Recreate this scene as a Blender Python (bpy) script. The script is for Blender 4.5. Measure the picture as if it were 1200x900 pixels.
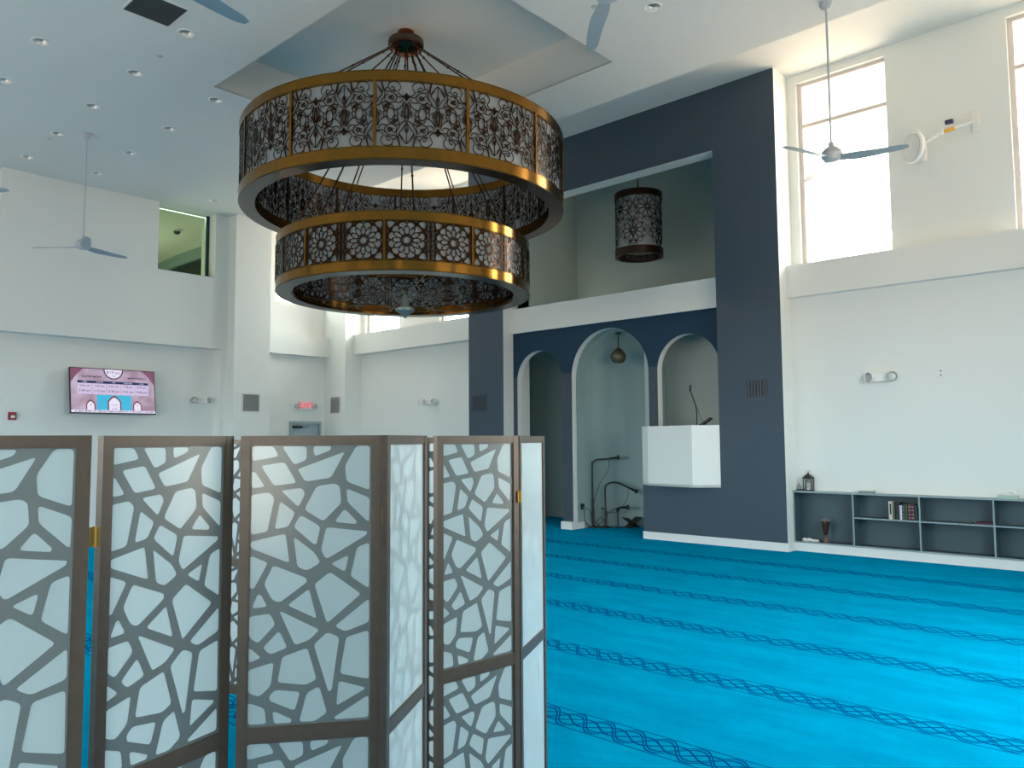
import bpy, math, random
from mathutils import Vector, Matrix
random.seed(7)
PI = math.pi
sc = bpy.context.scene
COL = sc.collection
for o in list(bpy.data.objects):
    bpy.data.objects.remove(o)

# ------------------------------------------------------------------ camera
YAW, PITCH, ROLL, FPX = math.radians(42.31449), math.radians(4.1517), math.radians(-0.38681), 911.43
cy_, sy_, cp_, sp_ = math.cos(YAW), math.sin(YAW), math.cos(PITCH), math.sin(PITCH)
fwd = Vector((-sy_*cp_, cy_*cp_, sp_)); rgt = Vector((cy_, sy_, 0)); up = rgt.cross(fwd)
c_, s_ = math.cos(ROLL), math.sin(ROLL)
r2 = c_*rgt + s_*up; u2 = -s_*rgt + c_*up
cam = bpy.data.cameras.new('camera'); cam.sensor_width = 36; cam.lens = FPX/1200*36
cam.clip_start = 0.05; cam.clip_end = 200
co = bpy.data.objects.new('camera', cam); COL.objects.link(co)
m = Matrix.Identity(4)
for i in range(3):
    m[i][0] = r2[i]; m[i][1] = u2[i]; m[i][2] = -fwd[i]
m[0][3], m[1][3], m[2][3] = 0, 0, 1.75
co.matrix_world = m
sc.camera = co

# ------------------------------------------------------------------ light
sc.view_settings.view_transform = 'Standard'; sc.view_settings.look = 'None'
sc.view_settings.gamma = 1; sc.view_settings.use_curve_mapping = False
sc.view_settings.exposure = 0.84
w = bpy.data.worlds.new('daylight'); sc.world = w; w.use_nodes = True
bg = w.node_tree.nodes['Background']
_n = w.node_tree; _tc = _n.nodes.new('ShaderNodeTexCoord'); _s = _n.nodes.new('ShaderNodeSeparateXYZ'); _r = _n.nodes.new('ShaderNodeValToRGB')
_n.links.new(_tc.outputs['Generated'], _s.inputs[0]); _m = _n.nodes.new('ShaderNodeMath'); _m.operation = 'MULTIPLY_ADD'; _m.inputs[1].default_value = .5; _m.inputs[2].default_value = .5
_n.links.new(_s.outputs[2], _m.inputs[0]); _n.links.new(_m.outputs[0], _r.inputs[0]); _n.links.new(_r.outputs[0], bg.inputs[0])
_r.color_ramp.elements[0].position = .46; _r.color_ramp.elements[0].color = (.60, .45, .31, 1)     # sunlit ground outside
_r.color_ramp.elements[1].position = .54; _r.color_ramp.elements[1].color = (.92, 1.0, .985, 1)     # bright overcast sky
bg.inputs[1].default_value = 8.0

def area(name, loc, rot, sx, sy, power, color=(1, 1, 1), portal=False):
    l = bpy.data.lights.new(name, 'AREA'); l.shape = 'RECTANGLE'; l.size = sx; l.size_y = sy
    l.energy = power; l.color = color
    if portal:
        l.cycles.is_portal = True
    o = bpy.data.objects.new(name, l); COL.objects.link(o); o.location = loc; o.rotation_euler = rot
    return o
QWIN = [(-16.50, -15.11), (-13.63, -12.24), (-4.918, -3.53), (-1.93, -0.54)]   # window openings of the qibla wall (X)
WZ0, WZ1 = 4.53, 7.61
FILL_EWIN = [(6.9, 8.7), (4.4, 6.2), (-2.6, -1.3)]                    # unseen openings in the right-hand wall, added and sized for fill light (Y)
FILL_RWIN = [(-15.6, -12.0), (-11.2, -7.6), (-5.2, -3.8)]                            # unseen rear wall openings, added for fill light (X)
for a, b in QWIN:
    area('window_portal', ((a+b)/2, 12.80, (WZ0+WZ1)/2), (math.radians(-90), 0, 0), b-a, WZ1-WZ0, 1, portal=True)
for a, b in FILL_EWIN:
    area('window_portal', (0.95, (a+b)/2, 2.65), (0, math.radians(90), 0), 3.3, b-a, 1, portal=True)
area('window_portal', (-17.95, 11.05, 6.15), (0, math.radians(-90), 0), 1.7, 1.3, 1, portal=True)
for a, b in FILL_RWIN:
    area('window_portal', ((a+b)/2, -5.3, 2.4), (math.radians(90), 0, 0), b-a, 2.4, 1, portal=True)
sc.cycles.max_bounces = 10; sc.cycles.diffuse_bounces = 6; sc.cycles.glossy_bounces = 4
sc.cycles.transparent_max_bounces = 12; sc.cycles.transmission_bounces = 6
sc.cycles.sample_clamp_indirect = 6
sc.cycles.use_denoising = True

# ------------------------------------------------------------------ materials
def mat(name, col, rough=.6, metal=0., spec=.5, noise=0., nscale=20., bump=0., bscale=200., coat=0.):
    M = bpy.data.materials.new(name); M.use_nodes = True
    nt = M.node_tree; p = nt.nodes['Principled BSDF']
    p.inputs['Base Color'].default_value = (*col, 1); p.inputs['Roughness'].default_value = rough
    p.inputs['Metallic'].default_value = metal; p.inputs['Specular IOR Level'].default_value = spec
    p.inputs['Coat Weight'].default_value = coat
    if noise or bump:
        tc = nt.nodes.new('ShaderNodeTexCoord')
    if noise:
        n = nt.nodes.new('ShaderNodeTexNoise'); n.inputs['Scale'].default_value = nscale; n.inputs['Detail'].default_value = 5
        nt.links.new(tc.outputs['Object'], n.inputs['Vector'])
        mr = nt.nodes.new('ShaderNodeMapRange'); mr.inputs['From Min'].default_value = .25; mr.inputs['From Max'].default_value = .75
        mr.inputs['To Min'].default_value = 1-noise; mr.inputs['To Max'].default_value = 1+noise
        nt.links.new(n.outputs['Fac'], mr.inputs['Value'])
        h = nt.nodes.new('ShaderNodeHueSaturation'); h.inputs['Color'].default_value = (*col, 1)
        nt.links.new(mr.outputs['Result'], h.inputs['Value']); nt.links.new(h.outputs['Color'], p.inputs['Base Color'])
    if bump:
        n2 = nt.nodes.new('ShaderNodeTexNoise'); n2.inputs['Scale'].default_value = bscale; n2.inputs['Detail'].default_value = 3
        nt.links.new(tc.outputs['Object'], n2.inputs['Vector'])
        b = nt.nodes.new('ShaderNodeBump'); b.inputs['Strength'].default_value = bump; b.inputs['Distance'].default_value = .01
        nt.links.new(n2.outputs['Fac'], b.inputs['Height']); nt.links.new(b.outputs['Normal'], p.inputs['Normal'])
    return M

def emis(name, col, strength=1.):
    M = bpy.data.materials.new(name); M.use_nodes = True
    nt = M.node_tree; p = nt.nodes['Principled BSDF']
    p.inputs['Base Color'].default_value = (*[c*.3 for c in col], 1)
    p.inputs['Emission Color'].default_value = (*col, 1); p.inputs['Emission Strength'].default_value = strength
    p.inputs['Roughness'].default_value = .3
    return M

def fresnel(nt, f0=.04, p5=5.):
    lw = nt.nodes.new('ShaderNodeLayerWeight'); lw.inputs[0].default_value = .5
    pw = nt.nodes.new('ShaderNodeMath'); pw.operation = 'POWER'; pw.inputs[1].default_value = p5
    ma = nt.nodes.new('ShaderNodeMath'); ma.operation = 'MULTIPLY_ADD'; ma.inputs[1].default_value = 1-f0; ma.inputs[2].default_value = f0
    nt.links.new(lw.outputs['Facing'], pw.inputs[0]); nt.links.new(pw.outputs[0], ma.inputs[0]); return ma
def milky(name, col, trans=.45, rough=.25, gloss=True):
    """thin frosted sheet: diffuse + translucent with a glossy face"""
    M = bpy.data.materials.new(name); M.use_nodes = True
    nt = M.node_tree; nt.nodes.clear()
    out = nt.nodes.new('ShaderNodeOutputMaterial')
    d = nt.nodes.new('ShaderNodeBsdfDiffuse'); d.inputs[0].default_value = (*col, 1)
    t = nt.nodes.new('ShaderNodeBsdfTranslucent'); t.inputs[0].default_value = (*col, 1)
    mx = nt.nodes.new('ShaderNodeMixShader'); mx.inputs[0].default_value = trans
    nt.links.new(d.outputs[0], mx.inputs[1]); nt.links.new(t.outputs[0], mx.inputs[2])
    res = mx.outputs[0]
    if gloss:
        g = nt.nodes.new('ShaderNodeBsdfGlossy'); g.inputs['Roughness'].default_value = rough
        f = fresnel(nt)
        m2 = nt.nodes.new('ShaderNodeMixShader')
        nt.links.new(f.outputs[0], m2.inputs[0]); nt.links.new(res, m2.inputs[1]); nt.links.new(g.outputs[0], m2.inputs[2])
        res = m2.outputs[0]
    nt.links.new(res, out.inputs[0])
    return M

def glass(name, tint=(1, 1, 1), refl=1.0):
    M = bpy.data.materials.new(name); M.use_nodes = True
    nt = M.node_tree; nt.nodes.clear()
    out = nt.nodes.new('ShaderNodeOutputMaterial')
    t = nt.nodes.new('ShaderNodeBsdfTransparent'); t.inputs[0].default_value = (*tint, 1)
    g = nt.nodes.new('ShaderNodeBsdfGlossy'); g.inputs['Roughness'].default_value = .02
    f = fresnel(nt)
    mx = nt.nodes.new('ShaderNodeMixShader')
    nt.links.new(f.outputs[0], mx.inputs[0]); nt.links.new(t.outputs[0], mx.inputs[1]); nt.links.new(g.outputs[0], mx.inputs[2])
    nt.links.new(mx.outputs[0], out.inputs[0])
    return M

M = {}
M['wall'] = mat('white_wall_paint', (.78, .80, .78), .75, bump=.03, bscale=90)
M['ceil'] = mat('ceiling_paint', (.68, .71, .70), .85)
M['navy'] = mat('navy_wall_paint', (.052, .080, .112), .55, spec=.35)
M['deep'] = mat('deep_blue_wall_paint', (.004, .035, .075), .55, spec=.3)
M['white'] = mat('white_trim_paint', (.80, .82, .80), .45)
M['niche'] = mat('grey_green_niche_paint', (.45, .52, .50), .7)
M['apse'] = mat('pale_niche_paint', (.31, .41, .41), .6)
M['black'] = mat('black_plastic', (.012, .012, .014), .4)
M['dark'] = mat('dark_metal', (.03, .03, .032), .4, .6)
M['fan'] = mat('fan_satin_white', (.44, .48, .53), .35)
M['fanblade'] = mat('fan_blade_silver', (.30, .38, .43), .35, .3)
M['plastic'] = mat('white_plastic', (.8, .8, .78), .35)
M['brass'] = mat('brushed_brass_bronze', (.27, .125, .024), .17, 1., noise=.12, nscale=9)
M['bronze'] = mat('dark_bronze', (.055, .030, .018), .35, .85)
M['grill'] = mat('bronze_lattice', (.05, .023, .011), .22, 1.)
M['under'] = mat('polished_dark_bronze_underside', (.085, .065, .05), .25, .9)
M['copper'] = mat('polished_copper_bronze', (.20, .07, .035), .22, 1.)
def brushed(M_, an=.88):
    nt = M_.node_tree; p = nt.nodes['Principled BSDF']; t = nt.nodes.new('ShaderNodeTangent'); t.direction_type = 'RADIAL'; t.axis = 'Z'
    nt.links.new(t.outputs[0], p.inputs['Tangent']); p.inputs['Anisotropic'].default_value = an; p.inputs['Anisotropic Rotation'].default_value = .25
brushed(M['brass'])
def film(name):
    """thin hazy clear film, hazier when seen at a flat angle"""
    Mf = bpy.data.materials.new(name); Mf.use_nodes = True
    nt = Mf.node_tree; nt.nodes.clear(); out = nt.nodes.new('ShaderNodeOutputMaterial')
    t = nt.nodes.new('ShaderNodeBsdfTransparent'); t.inputs[0].default_value = (.93, .98, .98, 1)
    d = nt.nodes.new('ShaderNodeBsdfDiffuse'); d.inputs[0].default_value = (.75, .86, .88, 1)
    lw = nt.nodes.new('ShaderNodeLayerWeight'); lw.inputs[0].default_value = .5
    mr = nt.nodes.new('ShaderNodeMapRange'); mr.inputs['From Min'].default_value = .32; mr.inputs['From Max'].default_value = .85; mr.inputs['To Min'].default_value = .13; mr.inputs['To Max'].default_value = .8
    nt.links.new(lw.outputs['Facing'], mr.inputs['Value'])
    m1 = nt.nodes.new('ShaderNodeMixShader'); nt.links.new(mr.outputs[0], m1.inputs[0]); nt.links.new(t.outputs[0], m1.inputs[1]); nt.links.new(d.outputs[0], m1.inputs[2])
    g = nt.nodes.new('ShaderNodeBsdfGlossy'); g.inputs['Roughness'].default_value = .18
    f = fresnel(nt)
    m2 = nt.nodes.new('ShaderNodeMixShader'); nt.links.new(f.outputs[0], m2.inputs[0]); nt.links.new(m1.outputs[0], m2.inputs[1]); nt.links.new(g.outputs[0], m2.inputs[2])
    nt.links.new(m2.outputs[0], out.inputs[0]); return Mf
M['film'] = film('hazy_clear_film')
M['diff'] = milky('milky_lamp_diffuser', (.46, .50, .53), .45, .2)
M['sheet'] = milky('frosted_screen_sheet', (.72, .78, .79), .55, .22)
M['lattice'] = mat('screen_lattice_board', (.075, .082, .08), .5)
M['frame'] = mat('brown_screen_frame', (.095, .068, .050), .38, .2, noise=.15, nscale=30)
M['hinge'] = mat('brass_hinge', (.42, .26, .07), .3, 1.)
M['shelf'] = mat('shaded_shelf_laminate', (.055, .095, .115), .5)  # bookcase interior: compartment shade is put into the laminate colour
M['shelfedge'] = mat('lit_shelf_edge', (.26, .34, .36), .45)  # lighter copy of the same laminate for the lit front edges and top
M['vent'] = mat('white_vent_metal', (.7, .7, .68), .4)
M['ventdark'] = mat('dark_vent_mesh', (.05, .06, .065), .7)
M['glass'] = glass('window_glass')
M['glassgreen'] = glass('greenish_interior_glass', (.78, .9, .84))

def carpet():
    Mx = bpy.data.materials.new('blue_striped_carpet'); Mx.use_nodes = True
    nt = Mx.node_tree; p = nt.nodes['Principled BSDF']; L = nt.links
    def N(t, **k):
        n = nt.nodes.new(t)
        for a, b in k.items(): setattr(n, a, b)
        return n
    def math_(op, a, b=None, c=None):
        n = N('ShaderNodeMath', operation=op)
        for i, v in enumerate((a, b, c)):
            if v is None: continue
            if isinstance(v, (int, float)): n.inputs[i].default_value = v
            else: L.new(v, n.inputs[i])
        return n.outputs[0]
    tc = N('ShaderNodeTexCoord'); sp = N('ShaderNodeSeparateXYZ'); L.new(tc.outputs['Object'], sp.inputs[0])
    X, Y = sp.outputs[0], sp.outputs[1]
    v = math_('MODULO', math_('ADD', Y, 10*1.325-3.82), 1.325)        # distance above the lower border of a band
    inb = math_('MULTIPLY', math_('LESS_THAN', v, .275), math_('LESS_THAN', Y, 11.2))
    def line(d, wd):
        return math_('LESS_THAN', math_('ABSOLUTE', d), wd)
    tot = math_('MAXIMUM', line(math_('SUBTRACT', v, .008), .0055), line(math_('SUBTRACT', v, .267), .0055))
    ph = math_('MULTIPLY', X, 1/.215)
    vc = math_('SUBTRACT', v, .1375)
    for k in range(2):
        s = math_('SINE', math_('MULTIPLY', math_('ADD', ph, float(k)), PI))
        s = math_('MULTIPLY', s, 1.06)
        s = math_('MINIMUM', math_('MAXIMUM', s, -1), 1)
        d = math_('SUBTRACT', vc, math_('MULTIPLY', s, .094))
        ad = math_('ABSOLUTE', d)
        ring = math_('MULTIPLY', math_('LESS_THAN', ad, .024), math_('GREATER_THAN', ad, .006))
        tot = math_('MAXIMUM', tot, ring)
        s = math_('SINE', math_('MULTIPLY', math_('ADD', ph, k+.5), PI))
        ad = math_('ABSOLUTE', math_('SUBTRACT', vc, math_('MULTIPLY', s, .062)))
        tot = math_('MAXIMUM', tot, math_('LESS_THAN', ad, .010))
    tot = math_('MULTIPLY', tot, inb)
    n1 = N('ShaderNodeTexNoise'); n1.inputs['Scale'].default_value = 1.4; n1.inputs['Detail'].default_value = 6; n1.inputs['Roughness'].default_value = .7
    mp = N('ShaderNodeMapping'); mp.inputs['Scale'].default_value = (1, 2.6, 1); L.new(tc.outputs['Object'], mp.inputs[0]); L.new(mp.outputs[0], n1.inputs['Vector'])
    r = N('ShaderNodeValToRGB'); L.new(n1.outputs['Fac'], r.inputs[0])
    r.color_ramp.elements[0].position = .32; r.color_ramp.elements[0].color = (0.0, .245, .45, 1)
    r.color_ramp.elements[1].position = .70; r.color_ramp.elements[1].color = (0.0, .335, .575, 1)
    mx = N('ShaderNodeMix', data_type='RGBA'); L.new(math_('MULTIPLY', tot, .95), mx.inputs[0])
    L.new(r.outputs[0], mx.inputs[6]); mx.inputs[7].default_value = (0.0, .07, .22, 1)
    L.new(mx.outputs[2], p.inputs['Base Color'])
    p.inputs['Roughness'].default_value = .95; p.inputs['Specular IOR Level'].default_value = 0
    n2 = N('ShaderNodeTexNoise'); n2.inputs['Scale'].default_value = 260; L.new(tc.outputs['Object'], n2.inputs['Vector'])
    b = N('ShaderNodeBump'); b.inputs['Strength'].default_value = .4; b.inputs['Distance'].default_value = .01
    L.new(n2.outputs['Fac'], b.inputs['Height']); L.new(b.outputs['Normal'], p.inputs['Normal'])
    return Mx
M['carpet'] = carpet()

# ------------------------------------------------------------------ mesh helpers
class MB:
    def __init__(s): s.v = []; s.f = []; s.mi = []
    def face(s, idx, mi=0): s.f.append(tuple(idx)); s.mi.append(mi)
    def box(s, x0, x1, y0, y1, z0, z1, mi=0, front=None, rot=None):
        """front: material index of the -Y face"""
        b = len(s.v)
        pts = [(x, y, z) for z in (z0, z1) for y in (y0, y1) for x in (x0, x1)]
        if rot: pts = [tuple(rot @ Vector(p)) for p in pts]
        s.v += pts
        F = [(0, 2, 3, 1), (4, 5, 7, 6), (0, 1, 5, 4), (2, 6, 7, 3), (0, 4, 6, 2), (1, 3, 7, 5)]
        for i, f in enumerate(F):
            s.face([b+k for k in f], front if (i == 2 and front is not None) else mi)
        return s
    def hexa(s, bot, top, mi=0):
        b = len(s.v); n = len(bot); s.v += [tuple(p) for p in bot] + [tuple(p) for p in top]
        s.face([b+i for i in reversed(range(n))], mi); s.face([b+n+i for i in range(n)], mi)
        for i in range(n):
            j = (i+1) % n; s.face([b+i, b+j, b+n+j, b+n+i], mi)
        return s
    def prism(s, poly, z0, z1, mi=0):
        return s.hexa([(x, y, z0) for x, y in poly], [(x, y, z1) for x, y in poly], mi)
    def lathe(s, prof, n=32, c=(0, 0, 0), R=None, mi=0, closed=False, a0=0, a1=2*PI):
        b = len(s.v); full = abs(a1-a0-2*PI) < 1e-6; k = n if full else n+1
        for i in range(k):
            a = a0+(a1-a0)*i/n
            for r, z in prof:
                p = Vector((r*math.cos(a), r*math.sin(a), z))
                if R: p = R @ p
                s.v.append(tuple(p + Vector(c)))
        m_ = len(prof); segs = m_ if closed else m_-1
        for i in range(n):
            i2 = (i+1) % k
            for j in range(segs):
                j2 = (j+1) % m_
                s.face((b+i*m_+j, b+i2*m_+j, b+i2*m_+j2, b+i*m_+j2), mi)
        return s
    def tube(s, pts, r, n=8, mi=0, caps=True, rads=None):
        pts = [Vector(p) for p in pts]; b = len(s.v)
        t0 = (pts[1]-pts[0]).normalized()
        ref = Vector((0, 0, 1)) if abs(t0.z) < .9 else Vector((1, 0, 0))
        u = t0.cross(ref).normalized()
        for i, p in enumerate(pts):
            t = (pts[min(i+1, len(pts)-1)] - pts[max(i-1, 0)]).normalized()
            u = (u - t*u.dot(t)).normalized(); v_ = t.cross(u)
            rr = rads[i] if rads else r
            for k in range(n):
                a = 2*PI*k/n; s.v.append(tuple(p + (u*math.cos(a)+v_*math.sin(a))*rr))
        for i in range(len(pts)-1):
            for k in range(n):
                k2 = (k+1) % n; s.face((b+i*n+k, b+i*n+k2, b+(i+1)*n+k2, b+(i+1)*n+k), mi)
        if caps:
            s.face([b+k for k in reversed(range(n))], mi); s.face([b+(len(pts)-1)*n+k for k in range(n)], mi)
        return s
    def add(s, vs, fs, mi=0):
        b = len(s.v); s.v += [tuple(p) for p in vs]
        for f in fs: s.face([b+i for i in f], mi)
        return s
    def strip(s, pts, w_, t_, f=None, mi=0):
        """flat ribbon of width w_ along 2-D points, thickness t_, optionally mapped by f(x,y,z)"""
        P = [Vector((p[0], p[1], 0)) for p in pts]; b = len(s.v); n = len(P)
        for i, p in enumerate(P):
            t = (P[min(i+1, n-1)]-P[max(i-1, 0)]); t = t.normalized() if t.length > 1e-9 else Vector((1, 0, 0))
            nn = Vector((-t.y, t.x, 0))*w_/2
            for q in ((p-nn, 0), (p+nn, 0), (p+nn, t_), (p-nn, t_)):
                c = (q[0].x, q[0].y, q[1]); s.v.append(f(*c) if f else c)
        for i in range(n-1):
            for k in range(4):
                k2 = (k+1) % 4; s.face((b+i*4+k, b+i*4+k2, b+(i+1)*4+k2, b+(i+1)*4+k), mi)
        s.face((b, b+1, b+2, b+3), mi); s.face((b+(n-1)*4+3, b+(n-1)*4+2, b+(n-1)*4+1, b+(n-1)*4), mi)
        return s
    def mesh(s, name, mats, smooth=True, ang=.6):
        me = bpy.data.meshes.new(name); me.from_pydata(s.v, [], s.f)
        for m_ in (mats if isinstance(mats, (list, tuple)) else [mats]): me.materials.append(m_)
        me.polygons.foreach_set('material_index', s.mi)
        me.validate(); me.update()
        if smooth:
            me.polygons.foreach_set('use_smooth', [True]*len(me.polygons)); me.set_sharp_from_angle(angle=ang)
        return me

def link(name, me, parent=None, loc=None, rot=None):
    o = bpy.data.objects.new(name, me); COL.objects.link(o)
    if parent is not None: o.parent = parent
    if loc is not None: o.location = loc
    if rot is not None: o.rotation_euler = rot
    return o
def obj(name, mb, mats, parent=None, loc=None, rot=None, smooth=True, bevel=0):
    o = link(name, mb.mesh(name, mats, smooth), parent, loc, rot)
    if bevel:
        md = o.modifiers.new('edge', 'BEVEL'); md.width = bevel; md.segments = 2; md.limit_method = 'ANGLE'
    return o
def tag(o, label, cat, group=None):
    o['label'] = label; o['category'] = cat
    if group: o['group'] = group
    return o
def thing(name, label, cat, loc=(0, 0, 0), rot=None, group=None):
    o = bpy.data.objects.new(name, None); COL.objects.link(o); o.location = loc
    if rot is not None: o.rotation_euler = rot
    return tag(o, label, cat, group)
def struct(name, mb, mats, smooth=False):
    o = obj(name, mb, mats, smooth=smooth); o['kind'] = 'structure'; return o
def dup(root, loc, rot=None, label=None):
    r = root.copy(); COL.objects.link(r); r.location = loc
    if rot is not None: r.rotation_euler = rot
    if label: r['label'] = label
    for ch in list(root.children):
        c = ch.copy(); COL.objects.link(c); c.parent = r
        for g in list(ch.children):
            d = g.copy(); COL.objects.link(d); d.parent = c
    return r

def plate(outer, holes, t, seg_mat=None):
    """flat plate in XY with polygonal holes, thickness t (z from 0 to t) -> verts, faces"""
    cu = bpy.data.curves.new('plate', 'CURVE'); cu.dimensions = '2D'; cu.fill_mode = 'BOTH'; cu.extrude = t/2
    for poly in [outer]+holes:
        sp = cu.splines.new('POLY'); sp.points.add(len(poly)-1)
        for i, (x, y) in enumerate(poly): sp.points[i].co = (x, y, 0, 1)
        sp.use_cyclic_u = True
    o = bpy.data.objects.new('plate', cu); COL.objects.link(o)
    me = bpy.data.meshes.new_from_object(o)
    vs = [(v.co.x, v.co.y, v.co.z+t/2) for v in me.vertices]; fs = [tuple(p.vertices) for p in me.polygons]
    bpy.data.objects.remove(o); bpy.data.curves.remove(cu); bpy.data.meshes.remove(me)
    return vs, fs
def text(s, size, depth=.001, align='CENTER'):
    cu = bpy.data.curves.new('t', 'FONT'); cu.body = s; cu.size = size; cu.extrude = depth; cu.align_x = align; cu.align_y = 'CENTER'
    cu.resolution_u = 2
    o = bpy.data.objects.new('t', cu); COL.objects.link(o)
    me = bpy.data.meshes.new_from_object(o)
    r = [tuple(v.co) for v in me.vertices], [tuple(p.vertices) for p in me.polygons]
    bpy.data.objects.remove(o); bpy.data.curves.remove(cu); bpy.data.meshes.remove(me)
    return r
def rounded(poly, r, n=3):
    out = []; L_ = len(poly)
    for i in range(L_):
        p = Vector(poly[i]); a = Vector(poly[i-1])-p; b = Vector(poly[(i+1) % L_])-p
        la, lb = a.length, b.length
        rr = min(r, la*.45, lb*.45)
        a = p+a.normalized()*rr; b = p+b.normalized()*rr
        for k in range(n+1):
            t = k/n; out.append(tuple((1-t)**2*a+2*t*(1-t)*p+t*t*b))
    return out
def circ(cx, cy, r, n=16, ry=None, a=0):
    return [(cx+r*math.cos(a+2*PI*i/n), cy+(ry or r)*math.sin(a+2*PI*i/n)) for i in range(n)]
def spline(pts, k=4):
    """Catmull-Rom through 2-D points"""
    P = [pts[0]]+list(pts)+[pts[-1]]; out = []
    for i in range(1, len(P)-2):
        a, b, c, d = [Vector(q) for q in P[i-1:i+3]]
        for j in range(k):
            t = j/k
            out.append(tuple(.5*((2*b)+(c-a)*t+(2*a-5*b+4*c-d)*t*t+(3*b-a-3*c+d)*t**3)))
    out.append(tuple(pts[-1])); return out

# ================================================================== THE ROOM
XL, XR, YB, YQ = -17.22, 0.60, -5.0, 12.42       # left wall, right wall, rear wall, qibla window wall
ZC, ZU, ZT = 7.02, 7.75, 7.66                    # flat ceiling, raised ceiling strips, tray ceiling
NX0, NX1, NX2, NX3, NY = -12.10, -11.066, -6.17, -5.065, 11.89   # the navy portal
WH, NV = M['wall'], M['navy']

struct('floor', MB().box(-24, 1.2, -5.4, 14.2, -.15, 0), M['carpet'])

# ceiling with the tray recess and the round cut-outs of the downlights
DL = [(-9.60, 3.14), (-11.19, 3.14), (-12.81, 3.14), (-14.40, 3.14), (-9.60, 4.345), (-11.19, 4.345), (-12.80, 4.345), (-14.40, 4.345), (-16.00, 4.345),
      (-11.20, 5.555), (-12.81, 5.55), (-14.42, 5.55), (-16.00, 5.55), (-16.00, 7.95), (-4.86, 7.94)]
TR = (-10.80, -6.02, 5.32, 8.75)
tray = [(TR[0], TR[2]), (TR[1], TR[2]), (TR[1], TR[3]), (TR[0], TR[3])]
vs, fs = plate([(-17.4, -5.2), (1.0, -5.2), (1.0, 9.75), (-17.4, 9.75)], [tray]+[circ(x, y, .088, 24) for x, y in DL], .02)
mb = MB().add([(x, y, z+ZC) for x, y, z in vs], fs)
for x0, x1, y0, y1 in ((TR[0]-.06, TR[0], TR[2]-.06, TR[3]+.06), (TR[1], TR[1]+.06, TR[2]-.06, TR[3]+.06), (TR[0], TR[1], TR[2]-.06, TR[2]), (TR[0], TR[1], TR[3], TR[3]+.06)):
    mb.box(x0, x1, y0, y1, ZC+.012, ZT+.1)
mb.box(TR[0]-.06, TR[1]+.06, TR[2]-.06, TR[3]+.06, ZT, ZT+.1)
mb.box(-17.4, 1.0, 9.62, 9.75, ZC+.005, ZU+.1)
struct('ceiling', mb, M['ceil'])
struct('ceiling', MB().box(-18.2, 1.0, 9.62, 14.8, ZU, ZU+.15), M['ceil'])

def wall_x(mb, y0, y1, x0, x1, z0, z1, wins, wz0, wz1):
    """wall running along X with openings"""
    xs = x0
    for a, b in sorted(wins):
        if a < x0 or b > x1+1e-6: continue
        mb.box(xs, a, y0, y1, z0, z1)
        if wz0 > z0: mb.box(a, b, y0, y1, z0, wz0)
        mb.box(a, b, y0, y1, wz1, z1); xs = b
    if xs < x1-1e-4: mb.box(xs, x1, y0, y1, z0, z1)
    return mb
# qibla wall: upper window wall, lower wall, ledge
for k, (x0, x1) in enumerate(((-16.65, NX0), (NX3, -.53))):
    mb = wall_x(MB(), YQ, YQ+.28, x0, x1, 4.4, ZU+.1, QWIN, 4.4, WZ1)
    struct('wall_qibla', mb, WH)
    yl = YQ-.01 if k == 0 else 12.30
    mb = MB().box(x0, x1, yl, YQ+.28, .93 if k else 0, 4.3)
    if k: mb.box(x0, x1, YQ-.02, YQ+.28, 0, .93)
    struct('wall_qibla', mb, WH)
    struct('trim_1', MB().box(x0, x1, 12.16, YQ+.3, 4.01, 4.53), WH)
# corner masses
struct('wall_corner', MB().box(-18.3, -16.65, NY, YQ+.3, 0, ZU+.1), WH)
struct('wall_corner', MB().box(-.53, 1.0, NY, YQ+.3, 0, ZU+.1), WH)
# navy portal
mb = MB()
mb.box(NX0, NX1, NY, YQ+.3, 0, ZU+.05, 1, front=0)
mb.box(NX2, NX3, NY, YQ+.3, 0, ZU+.05, 1, front=0)
mb.box(NX1, NX2, NY, 12.22, 6.664, ZU+.05, 1, front=0)
struct('wall_portal', mb, [NV, WH])
# mihrab wall with three arches
def arch(xa, xb, zs, n=28):
    r = (xb-xa)/2; c = (xa+xb)/2
    return [(xa, -.2), (xb, -.2)] + [(c+r*math.cos(PI*i/n), zs+r*math.sin(PI*i/n)) for i in range(n+1)]
outer = [(NX1, 0)]
ARCHES = [(-10.95, -9.75), (-9.50, -7.72), (-7.53, -6.30)]
top = []
for xa, xb in ARCHES:
    r = (xb-xa)/2; c = (xa+xb)/2
    outer += [(xa, 0)] + [(c-r*math.cos(PI*i/30), 3.0+r*math.sin(PI*i/30)) for i in range(31)] + [(xb, 0)]
outer += [(NX2, 0), (NX2, 4.05), (NX1, 4.05)]
vs, fs = plate(outer, [], .15)
mb = MB().add([(x, 12.2+z, y) for x, y, z in vs], fs)
for i, f in enumerate(mb.f):
    a, b, c = [Vector(mb.v[k]) for k in f[:3]]
    if abs((b-a).cross(c-a).normalized().y) < .5: mb.mi[i] = 1
Mt = mat('mihrab_two_tone_paint', (.004, .035, .075), .55, spec=.3)
nt = Mt.node_tree; tc = nt.nodes.new('ShaderNodeTexCoord'); sp = nt.nodes.new('ShaderNodeSeparateXYZ'); gt = nt.nodes.new('ShaderNodeMath'); gt.operation = 'GREATER_THAN'; gt.inputs[1].default_value = 3.08
mx = nt.nodes.new('ShaderNodeMix'); mx.data_type = 'RGBA'; mx.inputs[6].default_value = (.050, .072, .098, 1); mx.inputs[7].default_value = (.004, .035, .075, 1)
nt.links.new(tc.outputs['Object'], sp.inputs[0]); nt.links.new(sp.outputs[2], gt.inputs[0]); nt.links.new(gt.outputs[0], mx.inputs[0]); nt.links.new(mx.outputs[2], nt.nodes['Principled BSDF'].inputs['Base Color'])
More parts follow.
